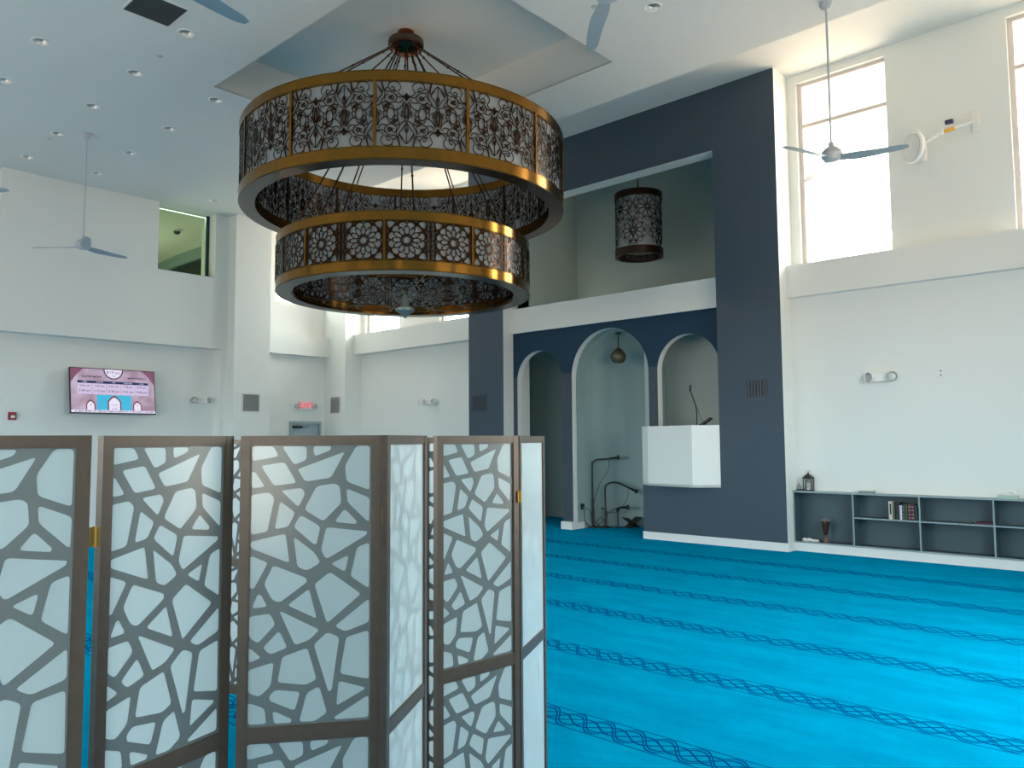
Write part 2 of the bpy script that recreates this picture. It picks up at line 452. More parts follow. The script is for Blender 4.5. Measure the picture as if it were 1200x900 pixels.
struct('wall_mihrab', mb, [Mt, M['white']])
struct('trim_2', MB().box(NX1, NX2, 12.16, 12.5, 4.01, 4.53), WH)
# rooms behind the arches and the balcony above
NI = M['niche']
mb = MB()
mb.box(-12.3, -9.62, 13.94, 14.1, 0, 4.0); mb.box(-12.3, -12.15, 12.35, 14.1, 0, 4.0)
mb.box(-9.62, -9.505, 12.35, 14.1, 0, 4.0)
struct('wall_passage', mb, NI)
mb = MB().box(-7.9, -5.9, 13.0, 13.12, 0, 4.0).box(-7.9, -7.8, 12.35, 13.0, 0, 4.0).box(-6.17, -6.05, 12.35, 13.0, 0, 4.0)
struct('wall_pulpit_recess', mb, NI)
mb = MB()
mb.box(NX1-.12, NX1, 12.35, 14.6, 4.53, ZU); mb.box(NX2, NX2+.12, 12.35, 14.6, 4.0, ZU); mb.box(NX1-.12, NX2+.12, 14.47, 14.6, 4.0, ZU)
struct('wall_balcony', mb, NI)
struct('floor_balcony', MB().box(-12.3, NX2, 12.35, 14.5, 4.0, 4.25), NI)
# curved mihrab apse with half dome
cx, cyy, R0, zs = -8.61, 12.60, .89, 3.0
mb = MB(); n = 36; prof = []
for j in range(2): prof.append((R0, 3.0*j))
for j in range(1, 13): prof.append((R0*math.cos(PI/2*j/12)+1e-4, zs+R0*math.sin(PI/2*j/12)))
mb.lathe(prof, n, (cx, cyy, 0), a0=0, a1=PI)
pro = [(cx+R0, 0)] + [(cx+R0*math.cos(PI*i/n), zs+R0*math.sin(PI*i/n)) for i in range(n+1)] + [(cx-R0, 0)]
vv = [(x, y, z) for y in (12.34, cyy) for x, z in pro]; k = len(pro)
mb.add(vv, [(i, i+1, k+i+1, k+i) for i in range(k-1)])
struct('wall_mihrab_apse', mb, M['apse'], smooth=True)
# block under the pulpit
struct('wall_pulpit_base', MB().box(-7.68, NX2, NY, 12.36, 0, .99), NV)

# left-hand wall
struct('wall_left', MB().box(XL-.3, XL, YB, 8.65, 0, 3.95), WH)
mb = MB()
mb.box(-17.5, -16.93, 4.19, 8.65, 3.89, 5.53); mb.box(-17.5, -16.93, 4.19, 7.17, 5.53, ZC+.01); mb.box(-17.5, -16.93, 8.47, 8.65, 5.53, ZC+.01)
mb.box(-17.5, -16.93, 8.65, 8.80, 0, ZC+.01)
mb.box(-17.5, XL, YB, 4.19, 3.9, ZC+.01)
struct('wall_left', mb, WH)
struct('wall_left_pier', MB().box(-18.3, -16.6, 8.80, 9.70, 0, ZU+.05), WH)
mb = MB()
mb.box(-17.9, -17.58, 9.70, 10.86, 0, 4.0); mb.box(-17.9, -17.58, 11.80, NY, 0, 4.0); mb.box(-17.9, -17.58, 10.86, 11.80, 2.27, 4.0)
mb.box(-17.9, -17.58, 9.70, NY, 4.0, 5.3); mb.box(-17.9, -17.58, 9.70, 10.40, 5.3, 7.0); mb.box(-17.9, -17.58, 11.70, NY, 5.3, 7.0); mb.box(-17.9, -17.58, 9.70, NY, 7.0, ZU+.05); mb.box(-17.58, -17.34, 9.70, 10.27, 4.48, ZU+.05)
struct('wall_left_bay', mb, WH)
struct('trim_3', MB().box(-17.6, -17.34, 9.70, NY, 3.97, 4.48), WH)
# right-hand wall and rear wall, with the added fill-light openings
mb = MB(); ys = YB
for a, b in sorted(FILL_EWIN):
    mb.box(XR, XR+.3, ys, a, 0, ZU+.1); mb.box(XR, XR+.3, a, b, 0, 1.0); mb.box(XR, XR+.3, a, b, 4.3, ZU+.1); ys = b
mb.box(XR, XR+.3, ys, YQ+.3, 0, ZU+.1)
struct('wall_right', mb, WH)
struct('wall_rear', wall_x(MB(), YB-.3, YB, -17.5, XR+.3, 0, ZC+.05, FILL_RWIN, 1.2, 3.6), WH)

# gallery seen through the interior opening of the left-hand wall
AN = mat('gallery_paint', (.62, .64, .56), .8)
mb = MB().box(-24, -17.45, 2.5, 10.1, ZC, ZC+.1).box(-24, -23.9, 2.5, 10.1, 4.0, ZC).box(-24, -17.5, 10.0, 10.1, 4, ZC).box(-24, -17.5, 2.4, 2.5, 4, ZC)
mb.box(-24, -17.5, 2.5, 10.1, 3.96, 4.06)
struct('wall_gallery', mb, AN)
cv = [(-23.9, 9.7), (-22.8, 9.68), (-21.5, 9.6), (-20.3, 9.62), (-19.5, 9.68), (-17.52, 9.75)]
mb = MB()
for (a, b), (c, d) in zip(cv[:-1], cv[1:]):
    mb.hexa([(a, b, 6.72), (c, d, 6.72), (c, d+.2, 6.72), (a, b+.2, 6.72)], [(a, b, ZC), (c, d, ZC), (c, d+.2, ZC), (a, b+.2, ZC)])
struct('trim_4', mb, mat('gallery_bulkhead_paint', (.22, .30, .30), .7))
mb = MB()
for (a, b), (c, d) in zip(cv[:-1], cv[1:]):
    mb.hexa([(a, b+.1, 4.0), (c, d+.1, 4.0), (c, d+.2, 4.0), (a, b+.2, 4.0)], [(a, b+.1, 6.73), (c, d+.1, 6.73), (c, d+.2, 6.73), (a, b+.2, 6.73)])
struct('wall_gallery_dark', mb, mat('dark_gallery_screen', (.004, .012, .014), .4))
l = bpy.data.lights.new('gallery_lamp', 'POINT'); l.energy = 75; l.color = (1, .93, .66); l.shadow_soft_size = .25
lo = bpy.data.objects.new('gallery_lamp', l); COL.objects.link(lo); lo.location = (-20.4, 7.0, 4.9)
# interior window in the opening: pane and dark frame on the right and bottom
wn = struct('window_5', MB().box(-17.30, -17.24, 8.41, 8.47, 5.53, ZC).box(-17.30, -17.24, 7.17, 7.19, 5.53, ZC).box(-17.30, -17.24, 7.19, 8.41, 5.53, 5.55), mat('dark_aluminium_frame', (.03, .05, .07), .4, .5))
obj('pane', MB().box(-17.275, -17.265, 7.19, 8.41, 5.55, ZC), M['glassgreen'], wn)

# windows (frame, muntins, pane)
WFR = mat('window_frame_beige', (.66, .60, .57), .4)
def window(n, a, b, z0, z1, y):
    f = MB(); t = .07
    f.box(a, a+t, y-.03, y+.05, z0, z1).box(b-.02, b, y-.03, y+.05, z0, z1).box(a+t, b-.02, y-.03, y+.05, z1-t*.8, z1).box(a+t, b-.02, y-.03, y+.05, z0, z0+t)
    f.box(a+t, b-.02, y-.02, y+.04, 6.86, 6.92)
    o = struct('window_%d' % n, f, WFR)
    obj('pane', MB().box(a+t, b-.02, y, y+.006, z0+t, z1-t), M['glass'], o)
for i, (a, b) in enumerate(QWIN): window(i+1, a, b, WZ0, WZ1, YQ+.11)
for i, (a, b) in enumerate(FILL_EWIN):
    f = MB()
    for y in (a, b-.07): f.box(XR+.1, XR+.17, y, y+.07, 1.0, 4.3)
    for z in (1.0, 2.6, 4.23): f.box(XR+.1, XR+.17, a+.07, b-.07, z, z+.07)
    struct('window_%d' % (6+i), f, WFR)  # frame of an added right-hand opening that lets fill light in
for i, (a, b) in enumerate(FILL_RWIN):
    f = MB()
    for x in (a, (a+b)/2-.035, b-.07): f.box(x, x+.07, YB-.17, YB-.1, 1.2, 3.6)
    for z in (1.2, 2.4, 3.53): f.box(a, b, YB-.165, YB-.105, z, z+.07)
    struct('window_%d' % (10+i), f, WFR)  # frame of an added rear opening that lets fill light in

f = MB()
for y in (10.40, 11.64): f.box(-17.80, -17.74, y, y+.06, 5.3, 7.0)
for z in (5.3, 6.1, 6.94): f.box(-17.80, -17.74, 10.46, 11.64, z, z+.06)
struct('window_14', f, WFR)
# baseboards
T = .018
bb = MB().box(-7.68-.0, NX3+T, NY-T, NY, 0, .13).box(NX3, NX3+T, NY, 12.13, 0, .13).box(-7.68-T, -7.68, NY, 12.2, 0, .13)
struct('baseboard_portal', bb, M['white'])
struct('baseboard_portal', MB().box(NX0-T, NX1+T, NY-T, NY, 0, .13).box(NX0-T, NX0, NY, YQ, 0, .13), M['white'])
struct('baseboard_mihrab', MB().box(-9.76, -9.49, 12.2-T-.05, 12.2, 0, .15).box(-9.502, -9.49, 12.2, 12.55, 0, .13), M['white'])
mb = MB(); mb.lathe([(R0-.02, 0), (R0-.02, .13), (R0, .13)], 30, (cx, cyy, 0), a0=0, a1=PI)
struct('baseboard_apse', mb, M['apse'])
struct('baseboard_passage', MB().box(-12.15, -9.62, 13.92, 13.94, 0, .14), NI)
struct('baseboard_left', MB().box(XL, XL+T, YB, 8.65, 0, .13).box(-16.6, -16.6+T, 8.8, 9.7, 0, .13), M['white'])
struct('baseboard_right_bay', MB().box(NX3+T, -.53, 12.11, 12.14, 0, .125), M['white'])

# exit door in the left bay
dm = mat('grey_blue_door_paint', (.40, .47, .50), .5); df = mat('grey_door_frame', (.34, .42, .43), .5)
d = struct('door_1', MB().box(-17.64, -17.54, 10.86, 10.92, 0, 2.28).box(-17.64, -17.54, 11.74, 11.80, 0, 2.28).box(-17.64, -17.54, 10.92, 11.74, 2.21, 2.28), df)
obj('door_leaf', MB().box(-17.66, -17.62, 10.92, 11.74, .01, 2.21), dm, d)
obj('door_closer', MB().box(-17.62, -17.54, 10.96, 11.22, 2.10, 2.16).tube([(-17.56, 11.18, 2.14), (-17.50, 11.32, 2.12), (-17.58, 11.45, 2.17)], .008), M['black'], d)
obj('handle', MB().tube([(-17.62, 11.62, 1.0), (-17.56, 11.62, 1.0), (-17.56, 11.52, 1.0)], .01), M['fan'], d)

# ================================================================== THINGS
CELLS = [[(9, 993), (183, 992), (227, 956), (11, 939)], [(251, 992), (451, 991), (453, 942), (350, 924)], [(504, 992), (659, 991), (641, 975), (515, 954)], [(863, 992), (975, 992), (973, 828), (780, 862), (768, 920)], [(377, 908), (768, 971), (653, 876), (442, 863)], [(82, 922), (274, 935), (374, 859), (190, 849)], [(8, 901), (39, 900), (120, 847), (12, 841)], [(8, 818), (152, 827), (197, 808), (143, 686), (10, 675)], [(247, 832), (415, 841), (445, 820), (390, 770)], [(537, 846), (685, 855), (727, 844), (740, 783), (594, 718), (437, 762)], [(783, 836), (976, 800), (971, 714), (949, 718), (789, 787)], [(768, 763), (871, 715), (862, 705), (685, 715)], [(242, 794), (366, 752), (310, 702), (200, 693)], [(352, 700), (409, 743), (571, 700), (540, 637), (516, 637)], [(619, 697), (959, 678), (950, 665), (621, 581), (577, 614)], [(9, 651), (290, 678), (325, 571), (16, 627)], [(356, 661), (376, 659), (525, 607), (576, 570), (464, 542), (386, 558)], [(6, 597), (30, 599), (153, 576), (42, 484), (10, 487)], [(195, 566), (461, 517), (466, 502), (248, 432), (186, 444), (122, 499)], [(657, 565), (806, 595), (776, 533)], [(872, 621), (975, 638), (974, 471), (820, 518)], [(654, 536), (910, 453), (632, 352), (526, 493)], [(484, 478), (550, 370), (311, 422)], [(74, 464), (101, 463), (153, 420), (27, 415)], [(8, 388), (174, 396), (219, 357), (79, 292), (10, 316)], [(248, 401), (276, 399), (574, 331), (489, 296), (375, 280)], [(695, 341), (975, 436), (977, 351), (778, 320)], [(238, 330), (260, 326), (317, 273), (178, 251), (120, 276)], [(9, 276), (31, 274), (112, 243), (11, 225)], [(9, 202), (210, 225), (188, 143), (98, 107), (11, 122)], [(276, 242), (477, 270), (554, 157), (467, 139), (241, 153)], [(637, 322), (733, 302), (675, 116), (648, 111), (526, 279)], [(790, 301), (973, 322), (978, 147), (741, 172)], [(731, 148), (947, 119), (938, 111), (713, 59)], [(696, 21), (975, 92), (977, 13), (709, 12)], [(224, 129), (423, 117), (380, 51), (183, 90), (178, 108)], [(477, 112), (575, 133), (641, 38), (538, 10), (417, 12)], [(10, 90), (142, 67), (159, 12), (11, 12)], [(206, 52), (231, 52), (360, 24), (350, 11), (216, 11)]]

# ------------------------------------------------------------------ folding room dividers
PW, FT, ST = .395, .022, .026
Z0, Z1, Z2, Z3 = .125, .918, .955, 1.744
def pane_lattice(zb, zt):
    w_, h_ = PW-2*ST, zt-zb
    holes = [rounded([(u/1000*w_, v/1000*h_) for u, v in c], .010, 3) for c in CELLS]
    vs, fs = plate([(-.002, -.002), (w_+.002, -.002), (w_+.002, h_+.002), (-.002, h_+.002)], holes, .003)
    return [(x+ST, z, y+zb) for x, y, z in vs], fs
def divider_meshes():
    fm = MB()
    fm.box(0, ST, 0, FT, 0, 1.768).box(PW-ST, PW, 0, FT, 0, 1.768)
    fm.box(ST, PW-ST, .001, FT-.001, Z3, 1.768).box(ST, PW-ST, .001, FT-.001, Z1, Z2).box(ST, PW-ST, .001, FT-.001, .07, Z0)
    for za, zb in ((Z0, Z1), (Z2, Z3)):       # glazing beads
        for x in (ST, PW-ST-.004): fm.box(x, x+.004, .003, .006, za, zb)
        for z in (za, zb-.004): fm.box(ST+.004, PW-ST-.004, .003, .006, z, z+.004)
    out = {'frame': fm.mesh('panel_frame', M['frame'], False)}
    lu = pane_lattice(Z2, Z3); ll = pane_lattice(Z0, Z1)
    for k, y in (('n', .0065), ('f', .0065)):
        out['lu'+k] = MB().add([(a, b+y, c) for a, b, c in lu[0]], lu[1]).mesh('lattice', M['lattice'], False)
        out['ll'+k] = MB().add([(a, b+y, c) for a, b, c in ll[0]], ll[1]).mesh('lattice', M['lattice'], False)
    for k, y in (('n', .0102), ('f', .0102)):
        for q, (za, zb) in (('su', (Z2, Z3)), ('sl', (Z0, Z1))):
            s = MB(); s.add([(ST-.003, y, za-.003), (PW-ST+.003, y, za-.003), (PW-ST+.003, y, zb+.003), (ST-.003, y, zb+.003)], [(0, 1, 2, 3)])
            out[q+k] = s.mesh('frosted_sheet', M['sheet'], False)
    for q, (za, zb) in (('fu', (Z2, Z3)), ('fl', (Z0, Z1))):
        out[q] = MB().add([(ST-.003, .0058, za-.003), (PW-ST+.003, .0058, za-.003), (PW-ST+.003, .0058, zb+.003), (ST-.003, .0058, zb+.003)], [(0, 1, 2, 3)]).mesh('clear_film', M['film'], False)
    h = MB().box(-.014, .014, -.0025, .0, -.022, .022).tube([(0, -.004, -.024), (0, -.004, .024)], .0045, 10)
    for sx in (-.009, .009):
        for sz in (-.013, .013): h.lathe([(0, 0), (.003, 0), (.003, .0015), (0, .002)], 8, (sx, -.0025, sz), Matrix.Rotation(PI/2, 4, 'X').to_3x3())
    out['hinge'] = h.mesh('hinge', M['hinge'])
    return out
DM = divider_meshes()
def divider(label, pairs, kind, hinges):
    c = pairs[len(pairs)//2][0]
    t = thing('folding_divider', label, 'room divider', (c[0], c[1], 0))
    for L_, R_ in pairs:
        a = math.atan2(R_[1]-L_[1], R_[0]-L_[0])
        p = link('panel_frame', DM['frame'], t, (L_[0]-c[0], L_[1]-c[1], 0), (0, 0, a))
        for q in ('lu', 'll'): link('lattice', DM[q+kind], p)
        for q in ('su', 'sl'): link('frosted_sheet', DM[q+kind], p)
        if kind == 'n':
            for q in ('fu', 'fl'): link('clear_film', DM[q], p)
    for (x, y), a in hinges:
        for z in (.30, 1.535): link('hinge', DM['hinge'], t, (x-c[0], y-c[1], z), (0, 0, a))
    return t
near = [((-2.018, .290), (-1.895, .660)), ((-1.981, .722), (-2.075, 1.103)), ((-2.060, 1.118), (-1.813, 1.435)),
        ((-1.785, 1.425), (-1.996, 1.765)), ((-2.027, 1.837), (-2.000, 2.230)), ((-2.000, 2.238), (-2.173, 2.595))]
def mid(a, b): return ((a[0]+b[0])/2, (a[1]+b[1])/2)
def ang(a, b): return math.atan2(b[1]-a[1], b[0]-a[0])
divider('tall brown folding divider with frosted cracked-pattern panels, nearest the viewer', near, 'n',
        [(mid(near[i][1], near[i+1][0]), (ang(*near[i])+ang(*near[i+1]))/2) for i in (0, 2, 4)])
xs = [-2.22-.378*i for i in range(9)]; ysz = [2.60, 2.72]*5
far = []
for i in range(8):
    a, b = (xs[i+1], ysz[i+1]), (xs[i], ysz[i])
    d = Vector((b[0]-a[0], b[1]-a[1])); k = PW/d.length; cm = Vector(mid(a, b))
    far.append((tuple(cm-d*k/2*.995), tuple(cm+d*k/2*.995)))
divider('second folding divider with a dark open lattice, seen through the gaps of the nearer one', far, 'f',
        [(mid(far[i][1], far[i-1][0]), 0) for i in (2, 4, 6)])

# ------------------------------------------------------------------ chandelier
def bend(R):
    return lambda x, y, z: ((R+z)*math.cos(x/R), (R+z)*math.sin(x/R), y)
def bent(vs, R): f = bend(R); return [f(*v) for v in vs]
# scroll-work strokes of one motif, in picture units of a 319 x 660 cell; axis at x=0, v measured from the top
SCR = [
 [(0, -40), (10, -20), (32, -5), (14, 10), (8, 22), (0, 40)], [(0, -40), (0, 40)], [(-30, 0), (30, 0)], [(-20, 14), (20, 14)],
]
def S(*p): return [(a-313, b-165) for a, b in p]
ST_R = [
 S((313, 300), (345, 318), (375, 308), (398, 280), (385, 255), (374, 235), (378, 205), (400, 180), (432, 168), (462, 172), (487, 190), (497, 225), (480, 250), (452, 262), (430, 252)),
 S((430, 252), (436, 228), (455, 222), (466, 236)),
 S((452, 262), (432, 272), (415, 262)),
 S((345, 325), (375, 330), (410, 322), (435, 292), (470, 275), (505, 272), (540, 262)),
 S((350, 345), (372, 378), (400, 385), (428, 378)),
 S((415, 300), (410, 335), (428, 370), (465, 388), (505, 385), (530, 358), (528, 320), (505, 292)),
 S((440, 330), (455, 315), (475, 320), (488, 338), (470, 352), (452, 345), (440, 330)),
 S((455, 300), (468, 330), (500, 345)), S((438, 360), (465, 340), (498, 310)),
 S((472, 435), (492, 445), (508, 480), (508, 540), (492, 575), (472, 587), (452, 575), (436, 540), (436, 480), (452, 445), (472, 435)),
 S((340, 365), (352, 400), (372, 430), (400, 452), (425, 460), (440, 478)),
 S((400, 452), (408, 480), (392, 500), (410, 525), (396, 550), (412, 575), (440, 590), (462, 588)),
 S((330, 380), (348, 420), (352, 470), (342, 520), (325, 556), (313, 578)),
 S((313, 400), (324, 440), (326, 490), (313, 540)), S((313, 385), (331, 430), (335, 500), (322, 550)),
 S((352, 470), (368, 480), (356, 500), (372, 515), (352, 530)),
 S((313, 578), (330, 610), (352, 650), (385, 692), (372, 730), (345, 768), (313, 800)),
 S((313, 600), (328, 640), (326, 672), (313, 690), (306, 672), (313, 640)), S((313, 690), (313, 800)),
 S((385, 692), (392, 740), (380, 800), (372, 835)), S((345, 768), (358, 740), (385, 700)),
 S((325, 570), (352, 580), (372, 600), (392, 640), (410, 668), (412, 710), (398, 745)),
 S((372, 600), (400, 605), (432, 618), (452, 600)),
 S((487, 190), (490, 160)), S((540, 262), (548, 220), (560, 180), (556, 165)),
 S((497, 225), (520, 240), (540, 262)), S((508, 420), (530, 430), (548, 420), (560, 395)), S((508, 480), (530, 470), (545, 450), (530, 430)),
 S((505, 385), (512, 405), (495, 425), (482, 436)), S((500, 420), (515, 410), (525, 425), (512, 436), (500, 430)),
]
LEAF = [[(0, 0), (18, 60), (0, 120), (-18, 60), (0, 0)]]
def scroll_panel(R, z0, h_, width, th=.008):
    """one module: inverted half motif, motif, inverted motif, half motif"""
    cw = width/3; sx = cw/319; sy = h_/660; f = bend(R); mb = MB()
    seen = []
    for j in range(4):
        ax = j*cw; inv = (j % 2 == 0)
        for st in ST_R+SCR:
            sm = spline(st, 3)
            for sgn in (-1, 1):
                pts = []
                off = 160 if st in SCR else 0
                for a, b in sm:
                    x = ax+sgn*a*sx; y = (b+off)*sy; y = y if inv else h_-y
                    pts.append((x, min(max(y, 0), h_)))
                if st in SCR and sgn == 1 and False: continue
                # keep only what lies inside the module
                run = []
                for p in pts+[None]:
                    if p is not None and .012 < p[0] < width-.012: run.append(p)
                    else:
                        if len(run) > 1: mb.strip([(q[0], q[1]+z0) for q in run], .0095 if st not in SCR else .012, th, f)
                        run = []
    return mb
def rosette_plate(flip=False):
    W_, H_ = 1.76*math.radians(18), .475; S_ = H_/2; c = (.015+S_+.012, S_); holes = []
    def P(pts): holes.append([(c[0]+x*S_, c[1]+y*S_) for x, y in pts])
    P(circ(0, 0, .175, 16))
    for k in range(12):
        a = PI/6*k; ca, sa = math.cos(a), math.sin(a)
        def rr(pts): return [(x*ca-y*sa, x*sa+y*ca) for x, y in pts]
        P(rr([(.32, -.05), (.42, -.092), (.62, -.092), (.70, 0), (.62, .092), (.42, .092), (.32, .05)]))
        P(circ(.245*math.cos(a+PI/12), .245*math.sin(a+PI/12), .034, 6))
        a += PI/12; ca, sa = math.cos(a), math.sin(a)
        P(rounded(rr([(.54, 0), (.70, -.075), (.75, -.185), (.88, -.165), (.94, 0), (.88, .165), (.75, .185), (.70, .075)]), .03, 2))
    for sx in (-1, 1):
        for sy in (-1, 1):
            P(rounded([(sx*x, sy*y) for x, y in ((.58, .90), (.70, .72), (.90, .58), (.965, .80), (.96, .96), (.80, .965))], .03, 2))
            P([(sx*x, sy*y) for x, y in ((.34, .965), (.54, .965), (.50, .90))]); P([(sx*x, sy*y) for x, y in ((.965, .34), (.965, .54), (.90, .50))])
    for x, y in ((0, 1), (0, -1), (1, 0), (-1, 0)):
        P([(x*.97+y*.09, y*.97+x*.09), (x*.87, y*.87), (x*.97-y*.09, y*.97-x*.09)])
    # side strip of long hexagons
    x0 = c[0]+S_*1.0+.006; x1 = W_-.008
    w2 = (x1-x0); m_ = (x0+x1)/2
    nh = 4; hh = H_/nh
    for i in range(nh):
        yc = (i+.5)*hh; l_ = hh*.46
        holes.append([(m_, yc-l_), (m_+w2*.24, yc-l_*.6), (m_+w2*.24, yc+l_*.6), (m_, yc+l_), (m_-w2*.24, yc+l_*.6), (m_-w2*.24, yc-l_*.6)])
        for s in (-1, 1):
            for yy, up1 in ((i*hh+.004, 1), ((i+1)*hh-.004, -1)):
                holes.append([(m_+s*w2*.48, yy), (m_+s*w2*.48, yy+up1*hh*.44), (m_+s*w2*.37, yy+up1*hh*.36), (m_+s*w2*.37, yy+up1*hh*.20), (m_+s*w2*.14, yy)])
    for h in holes:
        for q in range(len(h)): h[q] = (min(max(h[q][0], .006), W_-.006), min(max(h[q][1], .005), H_-.005))
    if flip: holes = [[(W_-x, y) for x, y in h] for h in holes]
    ox = [(W_*i/14, 0) for i in range(15)]+[(W_*(14-i)/14, H_) for i in range(15)]
    vs, fs = plate(ox, holes, .008)
    return vs, fs, W_
CH = (-8.43, 7.03)
ch = thing('chandelier', 'giant two-tier round brass chandelier hanging from the recessed ceiling tray', 'chandelier', (CH[0], CH[1], ZT))
def zz(z): return z-ZT
def ring(part, R, Ri, z0, z1, hb, ht):
    mb = MB()
    for a, b in ((z0, z0+hb), (z1-ht, z1)):
        mb.lathe([(Ri, zz(a)), (R, zz(a)), (R, zz(b)), (Ri, zz(b))], 120, closed=True)
        for q in (a+.008, b-.008): mb.lathe([(R, zz(q)-.003), (R+.004, zz(q)), (R, zz(q)+.003)], 120)
    o = obj(part, mb, M['brass'], ch)
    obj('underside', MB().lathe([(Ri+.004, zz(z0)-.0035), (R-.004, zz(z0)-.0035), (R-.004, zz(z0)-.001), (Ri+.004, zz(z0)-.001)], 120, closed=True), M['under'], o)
    return o
base = math.radians(-39.8256)
# upper ring
R, Ri, z0, z1 = 2.25, 2.04, 4.955, 6.0
up_ = ring('upper_ring', R, Ri, z0, z1, .15, .13)
for r in (R-.03, Ri+.03):
    obj('diffuser', MB().lathe([(r, zz(z0+.14)), (r, zz(z1-.12))], 104), M['diff'], up_)
pw = 2*PI*R/13
so = scroll_panel(R-.012, zz(z0+.15), z1-z0-.28, 2*PI*(R-.012)/13).mesh('lattice_panel', M['grill'], True)
si = scroll_panel(Ri+.004, zz(z0+.15), z1-z0-.28, 2*PI*(Ri+.004)/13).mesh('lattice_panel', M['grill'], True)
pm = MB().box(R-.02, R+.006, -.018, .018, zz(z0+.14), zz(z1-.12)).mesh('post', M['brass'], False)
pi_ = MB().box(Ri-.006, Ri+.02, -.016, .016, zz(z0+.14), zz(z1-.12)).mesh('post', M['bronze'], False)
for k in range(13):
    a = base+math.radians(-9.0)+2*PI*k/13
    link('lattice_panel', so, up_, rot=(0, 0, a)); link('lattice_panel', si, up_, rot=(0, 0, a))
    link('post', pm, up_, rot=(0, 0, a)); link('post', pi_, up_, rot=(0, 0, a))
# lower ring
R, Ri, z0, z1 = 1.76, 1.55, 3.78, 4.51
lo_ = ring('lower_ring', R, Ri, z0, z1, .128, .127)
for r in (R-.03, Ri+.03):
    obj('diffuser', MB().lathe([(r, zz(z0+.12)), (r, zz(z1-.12))], 100), M['diff'], lo_)
for flip in (False, True):
    vs, fs, W_ = rosette_plate(flip)
    off = 0 if not flip else W_
    mo = MB().add(bent([(x+off, y+zz(z0+.128), z) for x, y, z in vs], R-.010), fs).mesh('rosette_panel', M['grill'], False)
    k_ = (Ri+.002)/1.76
    mi_ = MB().add([((Ri+z)*math.cos((x+off)/1.76), (Ri+z)*math.sin((x+off)/1.76), y+zz(z0+.128)) for x, y, z in vs], fs).mesh('rosette_panel', M['grill'], False)
    for k in range(10):
        a = base+math.radians(-8.1)+2*PI*k/10
        link('rosette_panel', mo, lo_, rot=(0, 0, a)); link('rosette_panel', mi_, lo_, rot=(0, 0, a))
pm = MB().box(R-.02, R+.006, -.014, .014, zz(z0+.12), zz(z1-.12)).mesh('post', M['brass'], False)
pt = MB().box(R-.02, R+.002, -.006, .006, zz(z0+.12), zz(z1-.12)).mesh('thin_post', M['grill'], False)
pi_ = MB().box(Ri-.006, Ri+.02, -.014, .014, zz(z0+.12), zz(z1-.12)).mesh('post', M['bronze'], False)
for k in range(10):
    a = base+math.radians(-8.1)+2*PI*k/10
    link('post', pm, lo_, rot=(0, 0, a)); link('post', pi_, lo_, rot=(0, 0, a)); link('thin_post', pt, lo_, rot=(0, 0, a+PI/10))
# pierced bottom of the lower ring
mb = MB(); zb = zz(3.80)
def fl(x, y, z): return (x, y, zb+z)
for r in (1.54, .80, .16): mb.strip(circ(0, 0, r, 72)+[(r, 0)], .016, .008, fl)
for k in range(12):
    a = PI/6*k
    def pol(r, t): return (r*math.cos(a+t), r*math.sin(a+t))
    mb.strip([pol(.16, 0), pol(1.54, 0)], .012, .008, fl)
    cc = pol(1.15, PI/12)
    mb.strip([(cc[0]+.26*math.cos(2*PI*i/20), cc[1]+.26*math.sin(2*PI*i/20)) for i in range(21)], .012, .008, fl)
    mb.strip([pol(.16, 0), pol(.50, PI/12), pol(.80, 0), pol(.50, -PI/12), pol(.16, 0)], .012, .008, fl)
obj('bottom_grille', mb, M['grill'], lo_, smooth=False)
obj('bottom_finial', MB().lathe([(0, zz(3.47)), (.05, zz(3.53)), (.13, zz(3.58)), (.14, zz(3.62)), (.06, zz(3.64)), (.03, zz(3.82)), (0, zz(3.82))], 12), mat('finial_grey', (.20, .26, .25), .4, .5), lo_)
# canopy and rods
cp = obj('canopy', MB().lathe([(0, 0), (.12, 0), (.12, -.05), (.10, -.07), (.20, -.11), (.25, -.13), (.25, -.24), (.22, -.27), (.16, -.30), (.07, -.33), (.05, -.36), (.02, -.40), (0, -.44)], 32), M['copper'], ch)
obj('canopy_band', MB().lathe([(.252, -.15), (.257, -.15), (.257, -.22), (.252, -.22)], 32, closed=True), mat('pierced_silver_band', (.10, .08, .065), .45, .8), cp)
for k in range(8):
    a = base+2*PI*(k+.5)/8; ca, sa = math.cos(a), math.sin(a)
    p0 = Vector((.22*ca, .22*sa, -.27)); p1 = Vector((2.13*ca, 2.13*sa, zz(6.0))); d = p1-p0
    mb = MB().tube([p0, p1], .011, 8)
    for t in (.03, .30, .62): q = p0+d*t; mb.tube([q-d.normalized()*.02, q, q+d.normalized()*.02], .02, 8, rads=[.012, .02, .012])
    obj('upper_rod', mb, M['bronze'], ch)
    a = base+2*PI*(k+.08)/8; ca, sa = math.cos(a), math.sin(a)
    p0 = Vector((.14*ca, .14*sa, -.29)); p1 = Vector((1.62*ca, 1.62*sa, zz(4.51))); d = p1-p0
    mb = MB().tube([p0, p1], .011, 8)
    for t in (.04, .5, .8): q = p0+d*t; mb.tube([q-d.normalized()*.02, q, q+d.normalized()*.02], .02, 8, rads=[.012, .02, .012])
    obj('lower_rod', mb, M['bronze'], ch)

